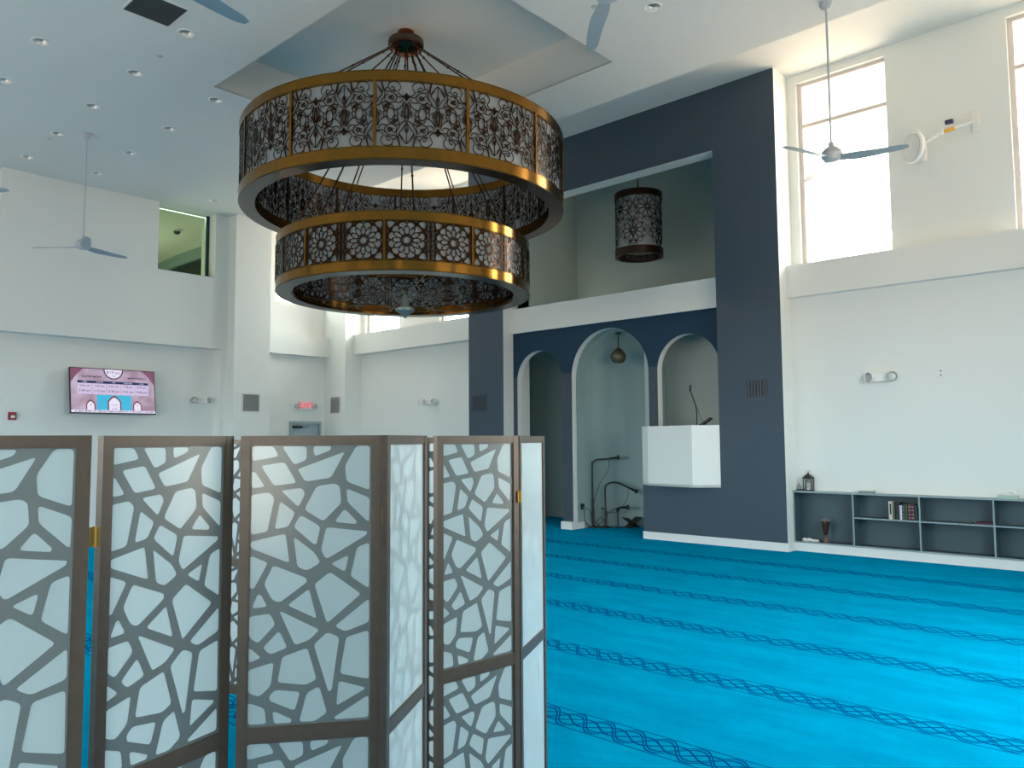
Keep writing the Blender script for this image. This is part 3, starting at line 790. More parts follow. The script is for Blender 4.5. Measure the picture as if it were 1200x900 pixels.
# ------------------------------------------------------------------ drum lantern of the balcony niche
ln = thing('drum_lantern', 'dark bronze cylindrical lantern with pierced geometric sides hanging in the balcony niche', 'lantern', (-8.62, 13.36, ZU-.005))
R, zt, zb_ = .47, 6.78-ZU, 5.47-ZU
BR2 = mat('lantern_dark_bronze', (.05, .028, .022), .42, .8)
for a, b in ((zb_, zb_+.15), (zt-.13, zt)): obj('band', MB().lathe([(R-.05, a), (R+.02, a), (R+.02, b), (R-.05, b)], 48, closed=True), BR2, ln)
obj('diffuser', MB().lathe([(R-.02, zb_+.14), (R-.02, zt-.12)], 48), M['diff'], ln)
mb = MB(); f = bend(R-.002); hh = zt-zb_-.28; WW = 2*PI*R; cell = WW/5
def fz(x, y, z): return f(x, y+zb_+.15, z)
for k in range(5):
    for j, yc in ((0, hh*.30), (1, hh*.76)):
        xc = (k+.5*j)*cell; r_ = cell*.42
        for i in range(10):
            t = 2*PI*i/10; t2 = t+PI/10
            seg = lambda a, b: [(xc+a[0]*math.cos(a[1]), yc+a[0]*math.sin(a[1])), (xc+b[0]*math.cos(b[1]), yc+b[0]*math.sin(b[1]))]
            for q in (seg((.03, t), (r_*.62, t2)), seg((.03, t+PI/5), (r_*.62, t2)), seg((r_*.62, t2), (r_, t)), seg((r_*.62, t2), (r_, t+PI/5)), seg((r_*.8, t), (r_*1.15, t))):
                if all(0 <= p[1] <= hh for p in q): mb.strip(q, .010, .006, fz)
            cxx, cyy_2 = xc+r_*.98*math.cos(t2), yc+r_*.98*math.sin(t2)
            if r_*.16 < cyy_2 < hh-r_*.16: mb.strip([(cxx+r_*.17*math.cos(q), cyy_2+r_*.17*math.sin(q)) for q in [2*PI*s/10 for s in range(11)]], .009, .006, fz)
    for s in (0, 1):
        for y0 in (0, hh/3, 2*hh/3):
            xx = k*cell; mb.strip([(xx-.09, y0), (xx+.09, y0+hh/3)] if s else [(xx+.09, y0), (xx-.09, y0+hh/3)], .010, .006, fz)
obj('pierced_side', mb, M['grill'], ln, smooth=False)
mb = MB()
def f2(x, y, z): return (x, y, zb_+.012+z)
for r in (.42, .25, .1): mb.strip(circ(0, 0, r, 36)+[(r, 0)], .014, .006, f2)
for k in range(10):
    a = 2*PI*k/10; mb.strip([(.1*math.cos(a), .1*math.sin(a)), (.25*math.cos(a+.3), .25*math.sin(a+.3)), (.43*math.cos(a), .43*math.sin(a))], .012, .006, f2)
    mb.strip([(.1*math.cos(a), .1*math.sin(a)), (.25*math.cos(a-.3), .25*math.sin(a-.3)), (.43*math.cos(a), .43*math.sin(a))], .012, .006, f2)
obj('bottom_grille', mb, M['grill'], ln, smooth=False)
obj('rod', MB().tube([(0, 0, 0), (0, 0, zt+.02)], .014).lathe([(0, zt+.06), (.05, zt+.04), (R-.04, zt-.02), (R-.04, zt-.04), (0, zt-.04)], 32).lathe([(0, 0), (.08, 0), (.08, -.03), (0, -.05)], 20), BR2, ln)

# ------------------------------------------------------------------ teardrop pendant in the mihrab
pn = thing('pendant_lamp', 'small round pierced pendant lamp hanging in the tall central arch', 'pendant lamp', (-8.76, 12.76, 3.862))
PB = mat('pierced_olive_brass', (.20, .19, .12), .4, .5, noise=.5, nscale=60)
obj('rod', MB().tube([(0, 0, -.01), (0, 0, -.30)], .010).lathe([(0, .0), (.06, -.004), (.055, -.02), (0, -.03)], 20), M['bronze'], pn)
mb = MB().lathe([(0, -.27), (.018, -.285), (.03, -.30), (.06, -.33), (.105, -.37), (.138, -.42), (.148, -.47), (.138, -.525), (.105, -.57), (.06, -.60), (0, -.605)], 28)
o = obj('shade', mb, PB, pn)
mb = MB()
for k in range(14):
    for s in (-1, 1):
        pts = []
        for i in range(12):
            t = i/11; z = -.31-.285*t
            r = .150*math.sin(min(1, max(0.02, (z+.605)/.335)*1.0)*PI*.92+.0)**.62 if True else 0
            prof_ = [(.03, -.30), (.06, -.33), (.105, -.37), (.138, -.42), (.148, -.47), (.138, -.525), (.105, -.57), (.06, -.60)]
            for (ra, za), (rb, zb2) in zip(prof_[:-1], prof_[1:]):
                if za >= z >= zb2: r = ra+(rb-ra)*(za-z)/(za-zb2); break
            a = 2*PI*k/14+s*t*1.4; pts.append(((r+.002)*math.cos(a), (r+.002)*math.sin(a), z))
        mb.tube(pts, .003, 4)
obj('filigree', mb, M['bronze'], pn)

# ------------------------------------------------------------------ ceiling fans
def blade_mesh(r0, r1, w0, w1, pitch):
    mb = MB(); n = 10; b = 0
    for i in range(n+1):
        t = i/n; x = r0+(r1-r0)*t; wd = w0+(w1-w0)*t
        if i < 3: wd *= (.55+.15*i)
        if i == n: wd *= .55
        off = .02*math.sin(PI*t); pt = pitch*(1-.6*t)
        for s, zt_ in ((-.5, 0), (.5, 0), (.5, .007), (-.5, .007)):
            y = wd*s+off; mb.v.append((x, y*math.cos(pt), y*math.sin(pt)+zt_-.01*t))
        if i:
            for k in range(4):
                k2 = (k+1) % 4; mb.face((b-4+k, b-4+k2, b+k2, b+k))
        b += 4
    mb.face((0, 1, 2, 3)); mb.face((b-1, b-2, b-3, b-4))
    return mb.mesh('blade', M['fanblade'])
FB = blade_mesh(.06, .82, .17, .10, -.35)
def fan(x, y, zh, a, label, body='round'):
    L_ = ZC-zh
    t = thing('ceiling_fan', label, 'ceiling fan', (x, y, ZC), (0, 0, 0), 'three-blade ceiling fans')
    obj('canopy', MB().lathe([(0, 0), (.075, 0), (.075, -.03), (.055, -.075), (.03, -.09), (0, -.09)], 24), M['fan'], t)
    obj('downrod', MB().tube([(0, 0, -.06), (0, 0, -L_+.17)], .013, 10), M['fan'], t)
    obj('motor_housing', MB().lathe([(0, -L_+.20), (.03, -L_+.20), (.035, -L_+.15), (.07, -L_+.13), (.11, -L_+.09), (.125, -L_+.05), (.115, -L_+.015), (.10, 0.0-L_), (.09, -L_-.02), (.05, -L_-.035), (0, -L_-.04)], 28), M['fan'], t)
    for k in range(3): link('blade', FB, t, (0, 0, -L_), (0, 0, a+2*PI*k/3))
    return t
fan(-3.27, 9.29, 5.08, math.radians(12), 'pale three-blade ceiling fan on a long rod in front of the big bright window')
fan(-3.27, 4.70, 5.12, math.radians(15), 'three-blade ceiling fan cut off by the top edge above the navy wall')
fan(-14.055, 4.70, 5.05, math.radians(-15), 'small distant three-blade ceiling fan in front of the left white wall, above the television')
fan(-5.38, 2.22, 5.10, math.radians(104), 'three-blade ceiling fan of which one blade tip shows beside the ceiling air vent')
fan(-12.25, 2.39, 5.10, math.radians(45), 'three-blade ceiling fan of which one dark blade tip enters at the left edge')

# ------------------------------------------------------------------ recessed downlights, sprinklers, ceiling vent
can = MB().lathe([(.108, .0), (.108, -.006), (.088, -.008), (.086, .0), (.080, .03), (.055, .085), (.0, .09)], 28)
ring_m = MB().lathe([(.110, -.0005), (.108, -.006), (.090, -.008), (.086, .002)], 28).mesh('trim_ring', M['plastic'])
cup_m = MB().lathe([(.086, .0), (.078, .025), (.060, .045), (.0, .05)], 28).mesh('reflector', mat('downlight_reflector', (.62, .66, .67), .3, .3))
lmp_m = MB().lathe([(0, .018), (.035, .020), (.045, .03), (.045, .042), (0, .045)], 20).mesh('lamp', mat('downlight_lens', (.20, .24, .25), .3))
texts = {(-9.60, 3.14): 'recessed round downlight just above the top edge beside the square vent',
 (-11.19, 3.14): 'recessed round downlight high in the top left, left of the square vent',
 (-12.81, 3.14): 'recessed round downlight cut by the left edge of the ceiling',
 (-14.40, 3.14): 'recessed round downlight just beyond the left edge of the ceiling',
 (-9.60, 4.345): 'recessed round downlight right beside the lower corner of the square vent',
 (-11.19, 4.345): 'recessed round downlight alone in the middle, below the square vent',
 (-12.80, 4.345): 'recessed round downlight just above the canopy of the left fan',
 (-14.40, 4.345): 'recessed round downlight just left of the canopy of the left fan',
 (-16.00, 4.345): 'recessed round downlight lowest on the left, close above the white wall',
 (-11.20, 5.555): 'recessed round downlight nearest the chandelier on its upper left',
 (-12.81, 5.55): 'recessed round downlight between the left fan canopy and the chandelier',
 (-14.42, 5.55): 'recessed round downlight a little right of the left fan rod',
 (-16.00, 5.55): 'small recessed downlight right of the fan rod just above the white wall',
 (-16.00, 7.95): 'small recessed downlight above the interior window in the left wall',
 (-4.86, 7.94): 'round downlight with a bright rim beside the upper fan, right of the ceiling recess'}
for x, y in DL:
    t = thing('downlight', texts[(x, y)], 'downlight', (x, y, ZC), None, 'recessed downlights in the flat ceiling')
    link('trim_ring', ring_m, t); link('reflector', cup_m, t); link('lamp', lmp_m, t)
t = thing('downlight', 'recessed downlight on the greenish ceiling seen through the interior window', 'downlight', (-18.35, 7.42, ZC))
link('trim_ring', ring_m, t); link('lamp', lmp_m, t, (0, 0, -.06))
sp_m = MB().lathe([(0, -.014), (.030, -.012), (.042, -.004), (.042, 0), (0, 0)], 20).mesh('sprinkler_cover', mat('sprinkler_cap', (.45, .5, .5), .4))
for (x, y), tx in (((-5.38, 7.45), 'small round sprinkler cap beside the hub of the upper fan'), ((-10.46, 4.38), 'small round sprinkler cap below the lower right corner of the square vent'), ((-14.77, 4.34), 'tiny round sprinkler cap at the foot of the left downlight row')):
    tag(link('sprinkler_cover', sp_m, None, (x, y, ZC)), tx, 'sprinkler', 'sprinkler caps')
dc = thing('dome_camera', 'black dome camera on the ceiling behind the interior window', 'camera', (-18.9, 8.45, ZC))
obj('mount', MB().lathe([(0, 0), (.10, 0), (.10, -.04), (0, -.05)], 20), M['plastic'], dc)
obj('dome', MB().lathe([(.08, -.04), (.078, -.07), (.05, -.11), (0, -.125)], 20), M['black'], dc)
cv_ = thing('ceiling_vent', 'dark square air vent with a white rim in the ceiling at the top left', 'air vent', (-9.325, 3.84, ZC))
mb = MB()
for a, b, c, d in ((-.30, .30, -.30, -.275), (-.30, .30, .275, .30), (-.30, -.275, -.275, .275), (.275, .30, -.275, .275)): mb.box(a, b, c, d, -.012, 0)
obj('frame', mb, M['vent'], cv_)
mb = MB()
for i in range(36): mb.box(-.275, .275, -.272+i*.0152, -.272+i*.0152+.008, -.008, -.002)
obj('grille', mb, M['ventdark'], cv_, smooth=False)
obj('backing', MB().box(-.275, .275, -.275, .275, -.002, -.0005), mat('vent_backing', (.09, .11, .115), .8), cv_)

# ------------------------------------------------------------------ wall vents
def wall_vent(loc, rz, w_, h_, label, frame, slat, back, vertical=True, ns=14, grp='wall air vents'):
    t = thing('wall_vent', label, 'air vent', loc, (0, 0, rz), grp)
    b = .028; mb = MB()
    for x0, x1, z0, z1 in ((-w_/2, w_/2, h_/2-b, h_/2), (-w_/2, w_/2, -h_/2, -h_/2+b), (-w_/2, -w_/2+b, -h_/2+b, h_/2-b), (w_/2-b, w_/2, -h_/2+b, h_/2-b)):
        mb.box(x0, x1, -.014, 0, z0, z1)
    obj('frame', mb, frame, t)
    mb = MB(); iw = w_-2*b; ih = h_-2*b
    for i in range(ns):
        if vertical: x = -iw/2+iw*(i+.5)/ns; mb.box(x-iw/ns*.28, x+iw/ns*.28, -.011, -.003, -ih/2, ih/2)
        else: z = -ih/2+ih*(i+.5)/ns; mb.box(-iw/2, iw/2, -.011, -.003, z-ih/ns*.28, z+ih/ns*.28)
    obj('slats', mb, slat, t, smooth=False)
    obj('backing', MB().box(-iw/2, iw/2, -.002, -.0005, -ih/2, ih/2), back, t)
    return t
GV = mat('grey_vent_slats', (.33, .34, .34), .5); GB = mat('vent_shadow_back', (.04, .045, .05), .8); NVV = mat('navy_vent_paint', (.035, .055, .08), .45)
wall_vent((-16.6, 9.24, 2.66), PI/2, .46, .44, 'grey louvred wall vent with a white frame on the wide white pillar', M['vent'], GV, GB, True, 18)
wall_vent((-17.06, NY, 2.70), 0, .46, .46, 'grey louvred wall vent on the narrow pillar, right of the exit sign', M['vent'], GV, GB, True, 18)
wall_vent((-11.78, NY, 2.56), 0, .42, .34, 'dark blue wall vent on the left leg of the navy wall', NVV, NVV, GB, False, 10)
wall_vent((-5.50, NY, 2.555), 0, .36, .32, 'dark blue wall vent with vertical slats on the right leg of the navy wall', NVV, NVV, GB, True, 6)

# ------------------------------------------------------------------ emergency lights, exit sign, plates, alarm
def emergency(loc, rz, w_, label):
    t = thing('emergency_light', label, 'emergency light', loc, (0, 0, rz), 'twin-head emergency lights')
    obj('housing', MB().box(-w_*.30, w_*.30, -.085, 0, -.07, .07), M['plastic'], t, bevel=.012)
    for s in (-1, 1):
        o = obj('lamp_head', MB().lathe([(0, .03), (.055, .03), (.075, .01), (.078, -.045), (.072, -.05)], 20, (s*w_*.36, -.075, 0), Matrix.Rotation(PI/2-.25, 3, 'X').to_3x3() if False else (Matrix.Rotation(s*.35, 3, 'Z') @ Matrix.Rotation(-PI/2, 3, 'X'))), M['plastic'], t)
        obj('lens', MB().lathe([(0, .02), (.055, .012), (.066, .0)], 20, (s*w_*.36, -.075, 0), Matrix.Rotation(s*.35, 3, 'Z') @ Matrix.Rotation(PI/2, 3, 'X')), mat('lamp_lens', (.55, .60, .62), .15), o)
    return t
emergency((-3.71, 12.30, 2.655), 0, .42, 'white twin-head emergency light high on the right-hand wall above the bookcase')
emergency((-13.87, YQ-.01, 2.68), 0, .42, 'white twin-head emergency light on the pale wall left of the navy pillar')
emergency((XL, 8.31, 2.71), PI/2, .42, 'twin-head emergency light at the right end of the television wall')
ex = thing('exit_sign', 'white exit sign with red letters and two lamp heads above the door', 'exit sign', (-17.58, 11.31, 2.69), (0, 0, PI/2))
obj('housing', MB().box(-.19, .19, -.06, 0, -.11, .11), M['plastic'], ex, bevel=.008)
RL = emis('exit_letters', (1.0, .01, .06), .6)
vs, fs = text('EXIT', .20, .002); obj('letters', MB().add([(x, -z-.063, y) for x, y, z in vs], fs), RL, ex, smooth=False)
for s in (-1, 1): obj('lamp_head', MB().lathe([(0, .03), (.05, .03), (.065, .0), (.06, -.05)], 18, (s*.26, -.04, -.02), Matrix.Rotation(-PI/2, 3, 'X')).tube([(s*.18, -.03, 0), (s*.27, -.03, 0)], .015), M['vent'], ex)
def plate_thing(name, label, cat, loc, rz, w_, h_, holes):
    t = thing(name, label, cat, loc, (0, 0, rz))
    obj('cover', MB().box(-w_/2, w_/2, -.008, 0, -h_/2, h_/2), M['plastic'], t, bevel=.003)
    mb = MB()
    for x, z, a, b in holes: mb.box(x-a, x+a, -.0095, -.0075, z-b, z+b)
    obj('socket_face', mb, mat('socket_grey', (.35, .36, .37), .5), t, smooth=False)
    return t
plate_thing('wall_outlet', 'small white outlet plate alone on the right-hand wall', 'outlet', (-2.92, 12.30, 2.67), 0, .085, .13, [(0, .03, .015, .012), (0, -.03, .015, .012)])
plate_thing('wall_outlet', 'tiny white outlet plate beside the emergency light left of the navy pillar', 'outlet', (-14.36, YQ-.01, 2.68), 0, .09, .13, [(0, .03, .015, .012), (0, -.03, .015, .012)])
plate_thing('wall_outlet', 'tiny white plate to the left of the exit sign', 'outlet', (-17.58, 10.89, 2.70), PI/2, .09, .12, [(0, 0, .012, .02)])
al = thing('fire_alarm_strobe', 'small red fire alarm with a white lens at the far left', 'fire alarm', (XL, 4.593, 2.285), (0, 0, PI/2))
obj('body', MB().box(-.07, .07, -.045, 0, -.075, .075), mat('alarm_red', (.25, .01, .02), .4), al, bevel=.008)
obj('strobe', MB().box(-.03, .035, -.065, -.044, -.04, .01), M['plastic'], al, bevel=.006)

# ------------------------------------------------------------------ pulpit
pu = thing('pulpit', 'white faceted pulpit balcony projecting under the right arch', 'pulpit', (-6.9, 11.8, .96))
A = [(-7.68, NY), (-7.46, 11.72), (-6.515, 11.58), (NX2, 11.885)]
def off(poly, d):
    out = []
    for i, p in enumerate(poly):
        ns = []
        for a, b in ((i-1, i), (i, i+1)):
            if a < 0 or b >= len(poly): continue
            e = Vector((poly[b][0]-poly[a][0], poly[b][1]-poly[a][1])).normalized(); ns.append(Vector((-e.y, e.x)))
        n_ = sum(ns, Vector((0, 0))).normalized(); k = 1/max(.5, n_.dot(ns[0])); out.append((p[0]+n_.x*d*k, p[1]+n_.y*d*k))
    return out
B = off(A, .06)
B[0] = (A[0][0]+.07, 11.93); B[3] = (NX2-.005, 11.95)
loc = lambda q: (q[0]+6.9, q[1]-11.8)
mb = MB()
for i in range(3): mb.prism([loc(A[i]), loc(A[i+1]), loc(B[i+1]), loc(B[i])], .0, 1.022)
obj('parapet', mb, M['white'], pu)
obj('floor_slab', MB().prism([loc(p) for p in A]+[(.70, .15), (-.75, .15)], -.008, .03), M['white'], pu)

# ------------------------------------------------------------------ bookcase along the right bay
bx0, bx1, bf, bk = NX3+.0, -.54, 12.13, 12.40
SE, SI = M['shelfedge'], M['shelf']
bc = thing('bookcase', 'long low built-in grey-blue bookcase with open compartments under the right-hand wall', 'bookcase', (bx0, bf, 0))
def bb_(x0, x1, y0, y1, z0, z1): return MB().box(x0-bx0, x1-bx0, y0-bf, y1-bf, z0, z1, 0, front=1)
obj('top_board', bb_(bx0+.001, bx1, bf-.012, 12.299, .905, .930), [SE, SE], bc)
obj('back_panel', bb_(bx0+.01, bx1, bk-.008, bk-.001, .13, .905), [SI, SI], bc)
obj('bottom_board', bb_(bx0+.01, bx1, bf, bk-.01, .128, .150), [SI, SE], bc)
divs = [bx0+.012, -4.150, -3.235, -2.322, -1.41, bx1-.02]
for i, x in enumerate(divs): obj('upright', bb_(x-.011, x+.011, bf-.001, bk-.01, .150, .905), [SI, SE], bc)
for i in range(1, 5): obj('shelf', bb_(divs[i]+.011, divs[i+1]-.011, bf, bk-.01, .548, .570), [SI, SE], bc)
ZS, ZTOP = .570, .930
# books
specs = [(-3.655, .050, .255, (.62, .60, .50), 'thick cream book with a dark label, first on the left of the row of books', .17),
         (-3.600, .028, .250, (.10, .10, .09), 'dark grey book second from the left in the row of books', .16),
         (-3.560, .052, .245, (.012, .012, .014), 'thick black book next to the pale blue one in the row', .17),
         (-3.505, .030, .205, (.50, .62, .78), 'slim pale blue-white book in the middle of the row', .15),
         (-3.468, .022, .215, (.12, .02, .03), 'thin dark red book just right of the pale blue one', .15),
         (-3.440, .040, .220, (.01, .07, .04), 'dark green book in the row, left of the maroon pair', .15),
         (-3.392, .036, .222, (.10, .012, .035), 'maroon book with pale bands beside the green book', .15),
         (-3.350, .036, .222, (.085, .012, .04), 'maroon book with pale bands, second from the right end of the row', .15),
         (-3.308, .040, .210, (.01, .03, .03), 'black-green book at the right end of the row against the upright', .15)]
PG = mat('book_pages', (.72, .68, .56), .8); BL = mat('book_band', (.62, .55, .42), .5)
for i, (x, w_, h_, c, lab_, dp) in enumerate(specs):
    mc = mat('book_cover', c, .5)
    t = thing('book', lab_, 'book', (x, 12.155, ZS), None, 'books on the upper shelf of the bookcase')
    cvr = MB().box(0, .003, 0, dp, 0, h_).box(w_-.003, w_, 0, dp, 0, h_).box(.003, w_-.003, 0, .004, 0, h_)
    o = obj('cover', cvr, mc, t, smooth=False)
    obj('pages', MB().box(.003, w_-.003, .004, dp-.004, .004, h_-.004), PG, t)
    if i in (0, 3, 4, 6, 7):
        mb = MB(); zsb = (.03, h_*.35, h_*.62, h_-.035) if i != 0 else (.025,)
        for z in zsb: mb.box(.004, w_-.004, -.0012, .0004, z, z+(.008 if i else .02))
        obj('spine_bands', mb, BL, t, smooth=False)
    if i == 0: obj('spine_label', MB().box(.015, w_-.012, -.0012, .0004, .07, h_-.03), M['black'], t)
t = thing('book', 'dark maroon book lying flat at the right end of the second long compartment', 'book', (-2.55, 12.15, ZS))
obj('cover', MB().box(0, .20, 0, .14, 0, .003).box(0, .20, 0, .14, .028, .031).box(.004, .20, 0, .003, .003, .028), mat('book_cover', (.06, .012, .03), .5), t, smooth=False)
obj('pages', MB().box(.0, .197, .003, .137, .003, .028), PG, t)
# incense goblet in the first compartment
t = thing('ornate_goblet', 'small dark bronze ornamental goblet standing in the first compartment', 'goblet', (-4.61, 12.24, .150))
obj('bowl', MB().lathe([(0, .10), (.022, .11), (.035, .15), (.048, .22), (.060, .29), (.064, .32), (.058, .32), (.050, .26), (.0, .14)], 20), mat('goblet_bronze', (.09, .04, .025), .4, .6, noise=.6, nscale=60), t)
obj('stem', MB().lathe([(0, 0), (.042, 0), (.044, .012), (.020, .04), (.014, .07), (.026, .085), (.016, .10), (0, .10)], 20), mat('goblet_foot', (.28, .16, .11), .4, .5), t)
mb = MB()
for k in range(5):
    a = 2*PI*k/5; mb.tube([(.058*math.cos(a), .058*math.sin(a), .31), (.062*math.cos(a), .062*math.sin(a), .335), (.03*math.cos(a+.3), .03*math.sin(a+.3), .355), (0, 0, .36)], .006, 6)
mb.lathe([(0, .335), (.028, .31), (.03, .29), (0, .28)], 12)
obj('rim_ornament', mb, mat('goblet_silver', (.4, .36, .36), .4, .5), t)
# white cloth lumps on the bottom board
for lx, lab_, s in ((-4.90, 'small crumpled white cloth on the floor of the first compartment, left lump', 1.0), (-4.78, 'small crumpled white cloth beside the goblet, right lump', .75)):
    mb = MB(); n = 14
    prof = [(0, .0), (.07, 0), (.078, .012), (.06, .028), (.03, .036), (0, .034)]
    mb.lathe([(r*s, z*s) for r, z in prof], n)
    mb.v = [(x*(1+.35*math.sin(3*math.atan2(y, x)+lx*9)), y*.8, z*(1+.4*math.sin(5*math.atan2(y, x)))) for x, y, z in mb.v]
    tag(obj('crumpled_cloth', mb, M['plastic'], None, (lx, 12.22, .150)), lab_, 'cloth', 'crumpled cloths in the bookcase')
# items on top
t = thing('candle_lantern', 'small black house-shaped candle lantern on top of the bookcase', 'lantern', (-4.845, 12.225, ZTOP))
mb = MB().box(-.072, .072, -.06, .06, 0, .018).box(-.068, .068, -.056, .056, .19, .202)
for sx in (-1, 1):
    for sy in (-1, 1): mb.box(sx*.062-.006, sx*.062+.006, sy*.05-.006, sy*.05+.006, .018, .19)
obj('frame', mb, M['black'], t)
mb = MB().hexa([(-.078, -.066, .202), (.078, -.066, .202), (.078, .066, .202), (-.078, .066, .202)], [(-.018, -.018, .262), (.018, -.018, .262), (.018, .018, .262), (-.018, .018, .262)])
mb.lathe([(0, .262), (.012, .262), (.014, .275), (.006, .285), (0, .29)], 12).tube([(.02*math.cos(a), 0, .30+.02*math.sin(a)) for a in [PI*k/6-PI/2 for k in range(13)]], .003, 6)
obj('roof', mb, M['black'], t)
for y in (-.051, .049):
    mb = MB()
    for i in range(4):
        z = .03+.04*i
        mb.tube([(-.055, y, z), (.055, y, z+.04)], .002, 4); mb.tube([(.055, y, z), (-.055, y, z+.04)], .002, 4)
    obj('side_lattice', mb, M['black'], t)
obj('candle', MB().lathe([(0, .018), (.028, .018), (.028, .12), (.0, .118)], 16), mat('candle_wax', (.85, .83, .75), .5), t)
obj('glass_panes', MB().box(-.056, .056, -.048, -.046, .018, .19).box(-.056, .056, .044, .046, .018, .19), glass('lantern_glass'), t)
t = thing('router', 'small dark box with a grey cone antenna in the corner on top of the bookcase', 'router', (-4.985, 12.23, ZTOP))
obj('body', MB().box(-.035, .075, -.03, .03, 0, .022), M['black'], t, bevel=.004)
obj('antenna', MB().lathe([(0, .12), (.008, .115), (.024, .05), (.030, .022), (0, .022)], 14, (-.01, 0, 0)), mat('antenna_grey', (.25, .28, .30), .5), t)
t = thing('flat_box', 'low grey box with a white rim lying on top of the bookcase', 'box', (-4.07, 12.20, ZTOP))
obj('body', MB().box(0, .21, -.05, .05, 0, .034), mat('grey_card', (.22, .27, .26), .6), t, bevel=.003)
obj('lid', MB().box(-.01, .22, -.055, .055, .034, .044), M['plastic'], t, bevel=.002)
t = thing('tissue_box', 'pale green tissue box with a white tissue on top of the bookcase', 'tissue box', (-2.27, 12.20, ZTOP))
obj('body', MB().box(0, .23, -.055, .055, 0, .045), mat('tissue_box_green', (.42, .55, .48), .5), t, bevel=.003)
mb = MB(); n = 12
for i in range(n+1):
    for j in range(5):
        u = i/n-.5; v = j/4
        mb.v.append((.13+u*.18*(1-.2*v), .02*math.sin(9*u+3*v)*v, .044+v*(.035+.035*u*1.6)))
for i in range(n):
    for j in range(4): mb.face((i*5+j, (i+1)*5+j, (i+1)*5+j+1, i*5+j+1))
o = obj('tissue', mb, M['plastic'], t); sd = o.modifiers.new('thick', 'SOLIDIFY'); sd.thickness = .001

# ------------------------------------------------------------------ television
tv = thing('television', 'wall-mounted tilted television showing a prayer timetable', 'television', (-17.0, 6.36, 2.82))
tv.rotation_euler = Matrix.Rotation(PI/2, 3, 'Z').to_euler()
tilt = Matrix.Rotation(math.radians(-9.5), 4, 'X')
def tvo(name, mb, m, par=tv): mb.v = [tuple(tilt @ Vector(p)) for p in mb.v]; return obj(name, mb, m, par, smooth=False)
Wt, Ht = 1.68, .945
def TX(m_): return m_
bz = tvo('bezel', MB().box(-Wt/2, Wt/2, -.02, .03, -Ht/2, Ht/2), M['black'])
tvo('rear_housing', MB().box(-.45, .45, .03, .07, -.3, .25), M['black'])
br = obj('wall_bracket', MB().box(-.2, .2, .15, .218, -.22, .22).box(-.15, -.11, .04, .16, -.2, .2).box(.11, .15, .04, .16, -.2, .2), M['dark'], tv)
SB = bpy.data.materials.new('screen_lilac'); SB.use_nodes = True
nt = SB.node_tree; p_ = nt.nodes['Principled BSDF']; tc = nt.nodes.new('ShaderNodeTexCoord'); nz = nt.nodes.new('ShaderNodeTexNoise'); nz.inputs['Scale'].default_value = 3.5; nz.inputs['Detail'].default_value = 6
rp = nt.nodes.new('ShaderNodeValToRGB'); rp.color_ramp.elements[0].position = .35; rp.color_ramp.elements[0].color = (.46, .30, .42, 1); rp.color_ramp.elements[1].position = .65; rp.color_ramp.elements[1].color = (.72, .60, .76, 1)
nt.links.new(tc.outputs['Object'], nz.inputs['Vector']); nt.links.new(nz.outputs['Fac'], rp.inputs[0]); nt.links.new(rp.outputs[0], p_.inputs['Emission Color']); p_.inputs['Emission Strength'].default_value = .40
p_.inputs['Base Color'].default_value = (.05, .04, .05, 1); p_.inputs['Roughness'].default_value = .25
sc_ = tvo('screen', MB().box(-Wt/2+.015, Wt/2-.015, -.0215, -.0205, -Ht/2+.018, Ht/2-.015), SB)
EW = emis('screen_white', (.80, .74, .92), .48); EN = emis('screen_navy', (.01, .03, .12), .4); ET = emis('screen_turquoise', (.05, .45, .68), .5)
EDK = emis('screen_ink', (.03, .02, .05), .3); ER = emis('screen_arch_brown', (.22, .06, .06), .4); EL = emis('screen_table', (.62, .52, .74), .48); EG = emis('screen_corner_rose', (.26, .10, .17), .4)
def scr(name, polys, m_, y=-.0225):
    if len(polys) > 1:
        for pl in polys: scr(name, [pl], m_, y)
        return
    mb = MB()
    for pl in polys: b = len(mb.v); mb.v += [(x, y, z) for x, z in pl]; mb.face(range(b, b+len(pl)))
    return tvo(name, mb, m_, sc_)
def rect(x0, x1, z0, z1): return [(x0, z0), (x1, z0), (x1, z1), (x0, z1)]
zt_ = Ht/2-.015
scr('corner_ornament', [[(-Wt/2+.015, zt_), (-Wt/2+.015, zt_-.30), (-Wt/2+.12, zt_-.14), (-Wt/2+.26, zt_)], [(Wt/2-.015, zt_), (Wt/2-.015, zt_-.30), (Wt/2-.12, zt_-.14), (Wt/2-.26, zt_)]], EG)
scr('clock_rim', [[(.195*math.cos(PI+PI*i/24), zt_-.205*abs(math.sin(PI*i/24))) for i in range(25)]], EDK)
scr('clock_face', [[(.172*math.cos(PI+PI*i/24), zt_-.182*abs(math.sin(PI*i/24))) for i in range(25)]], EW, -.0235)
scr('header_bar', [rect(-.70, .70, .155, .205)], EN)
scr('time_column', [rect(-.70+i*.2815, -.70+i*.2815+.274, -.075, .150) for i in range(5)], EL)
scr('turquoise_panel', [rect(-.34, .34, -.40, -.085)], ET)
def archp(cx_, w_, z0, z1, tip):
    pts = [(cx_-w_, z0), (cx_+w_, z0), (cx_+w_, z1)]
    for i in range(9): t = i/8; pts.append((cx_+w_*(1-t)**1.0*math.cos(t*.6), z1+(tip-z1)*math.sin(t*PI/2)))
    for i in range(8, -1, -1): t = i/8; pts.append((cx_-w_*(1-t)**1.0*math.cos(t*.6), z1+(tip-z1)*math.sin(t*PI/2)))
    return pts
scr('arch_border', [archp(0, .135, -.40, -.22, -.095), archp(-.46, .09, -.40, -.28, -.19), archp(.46, .09, -.40, -.28, -.19)], ER, -.0232)
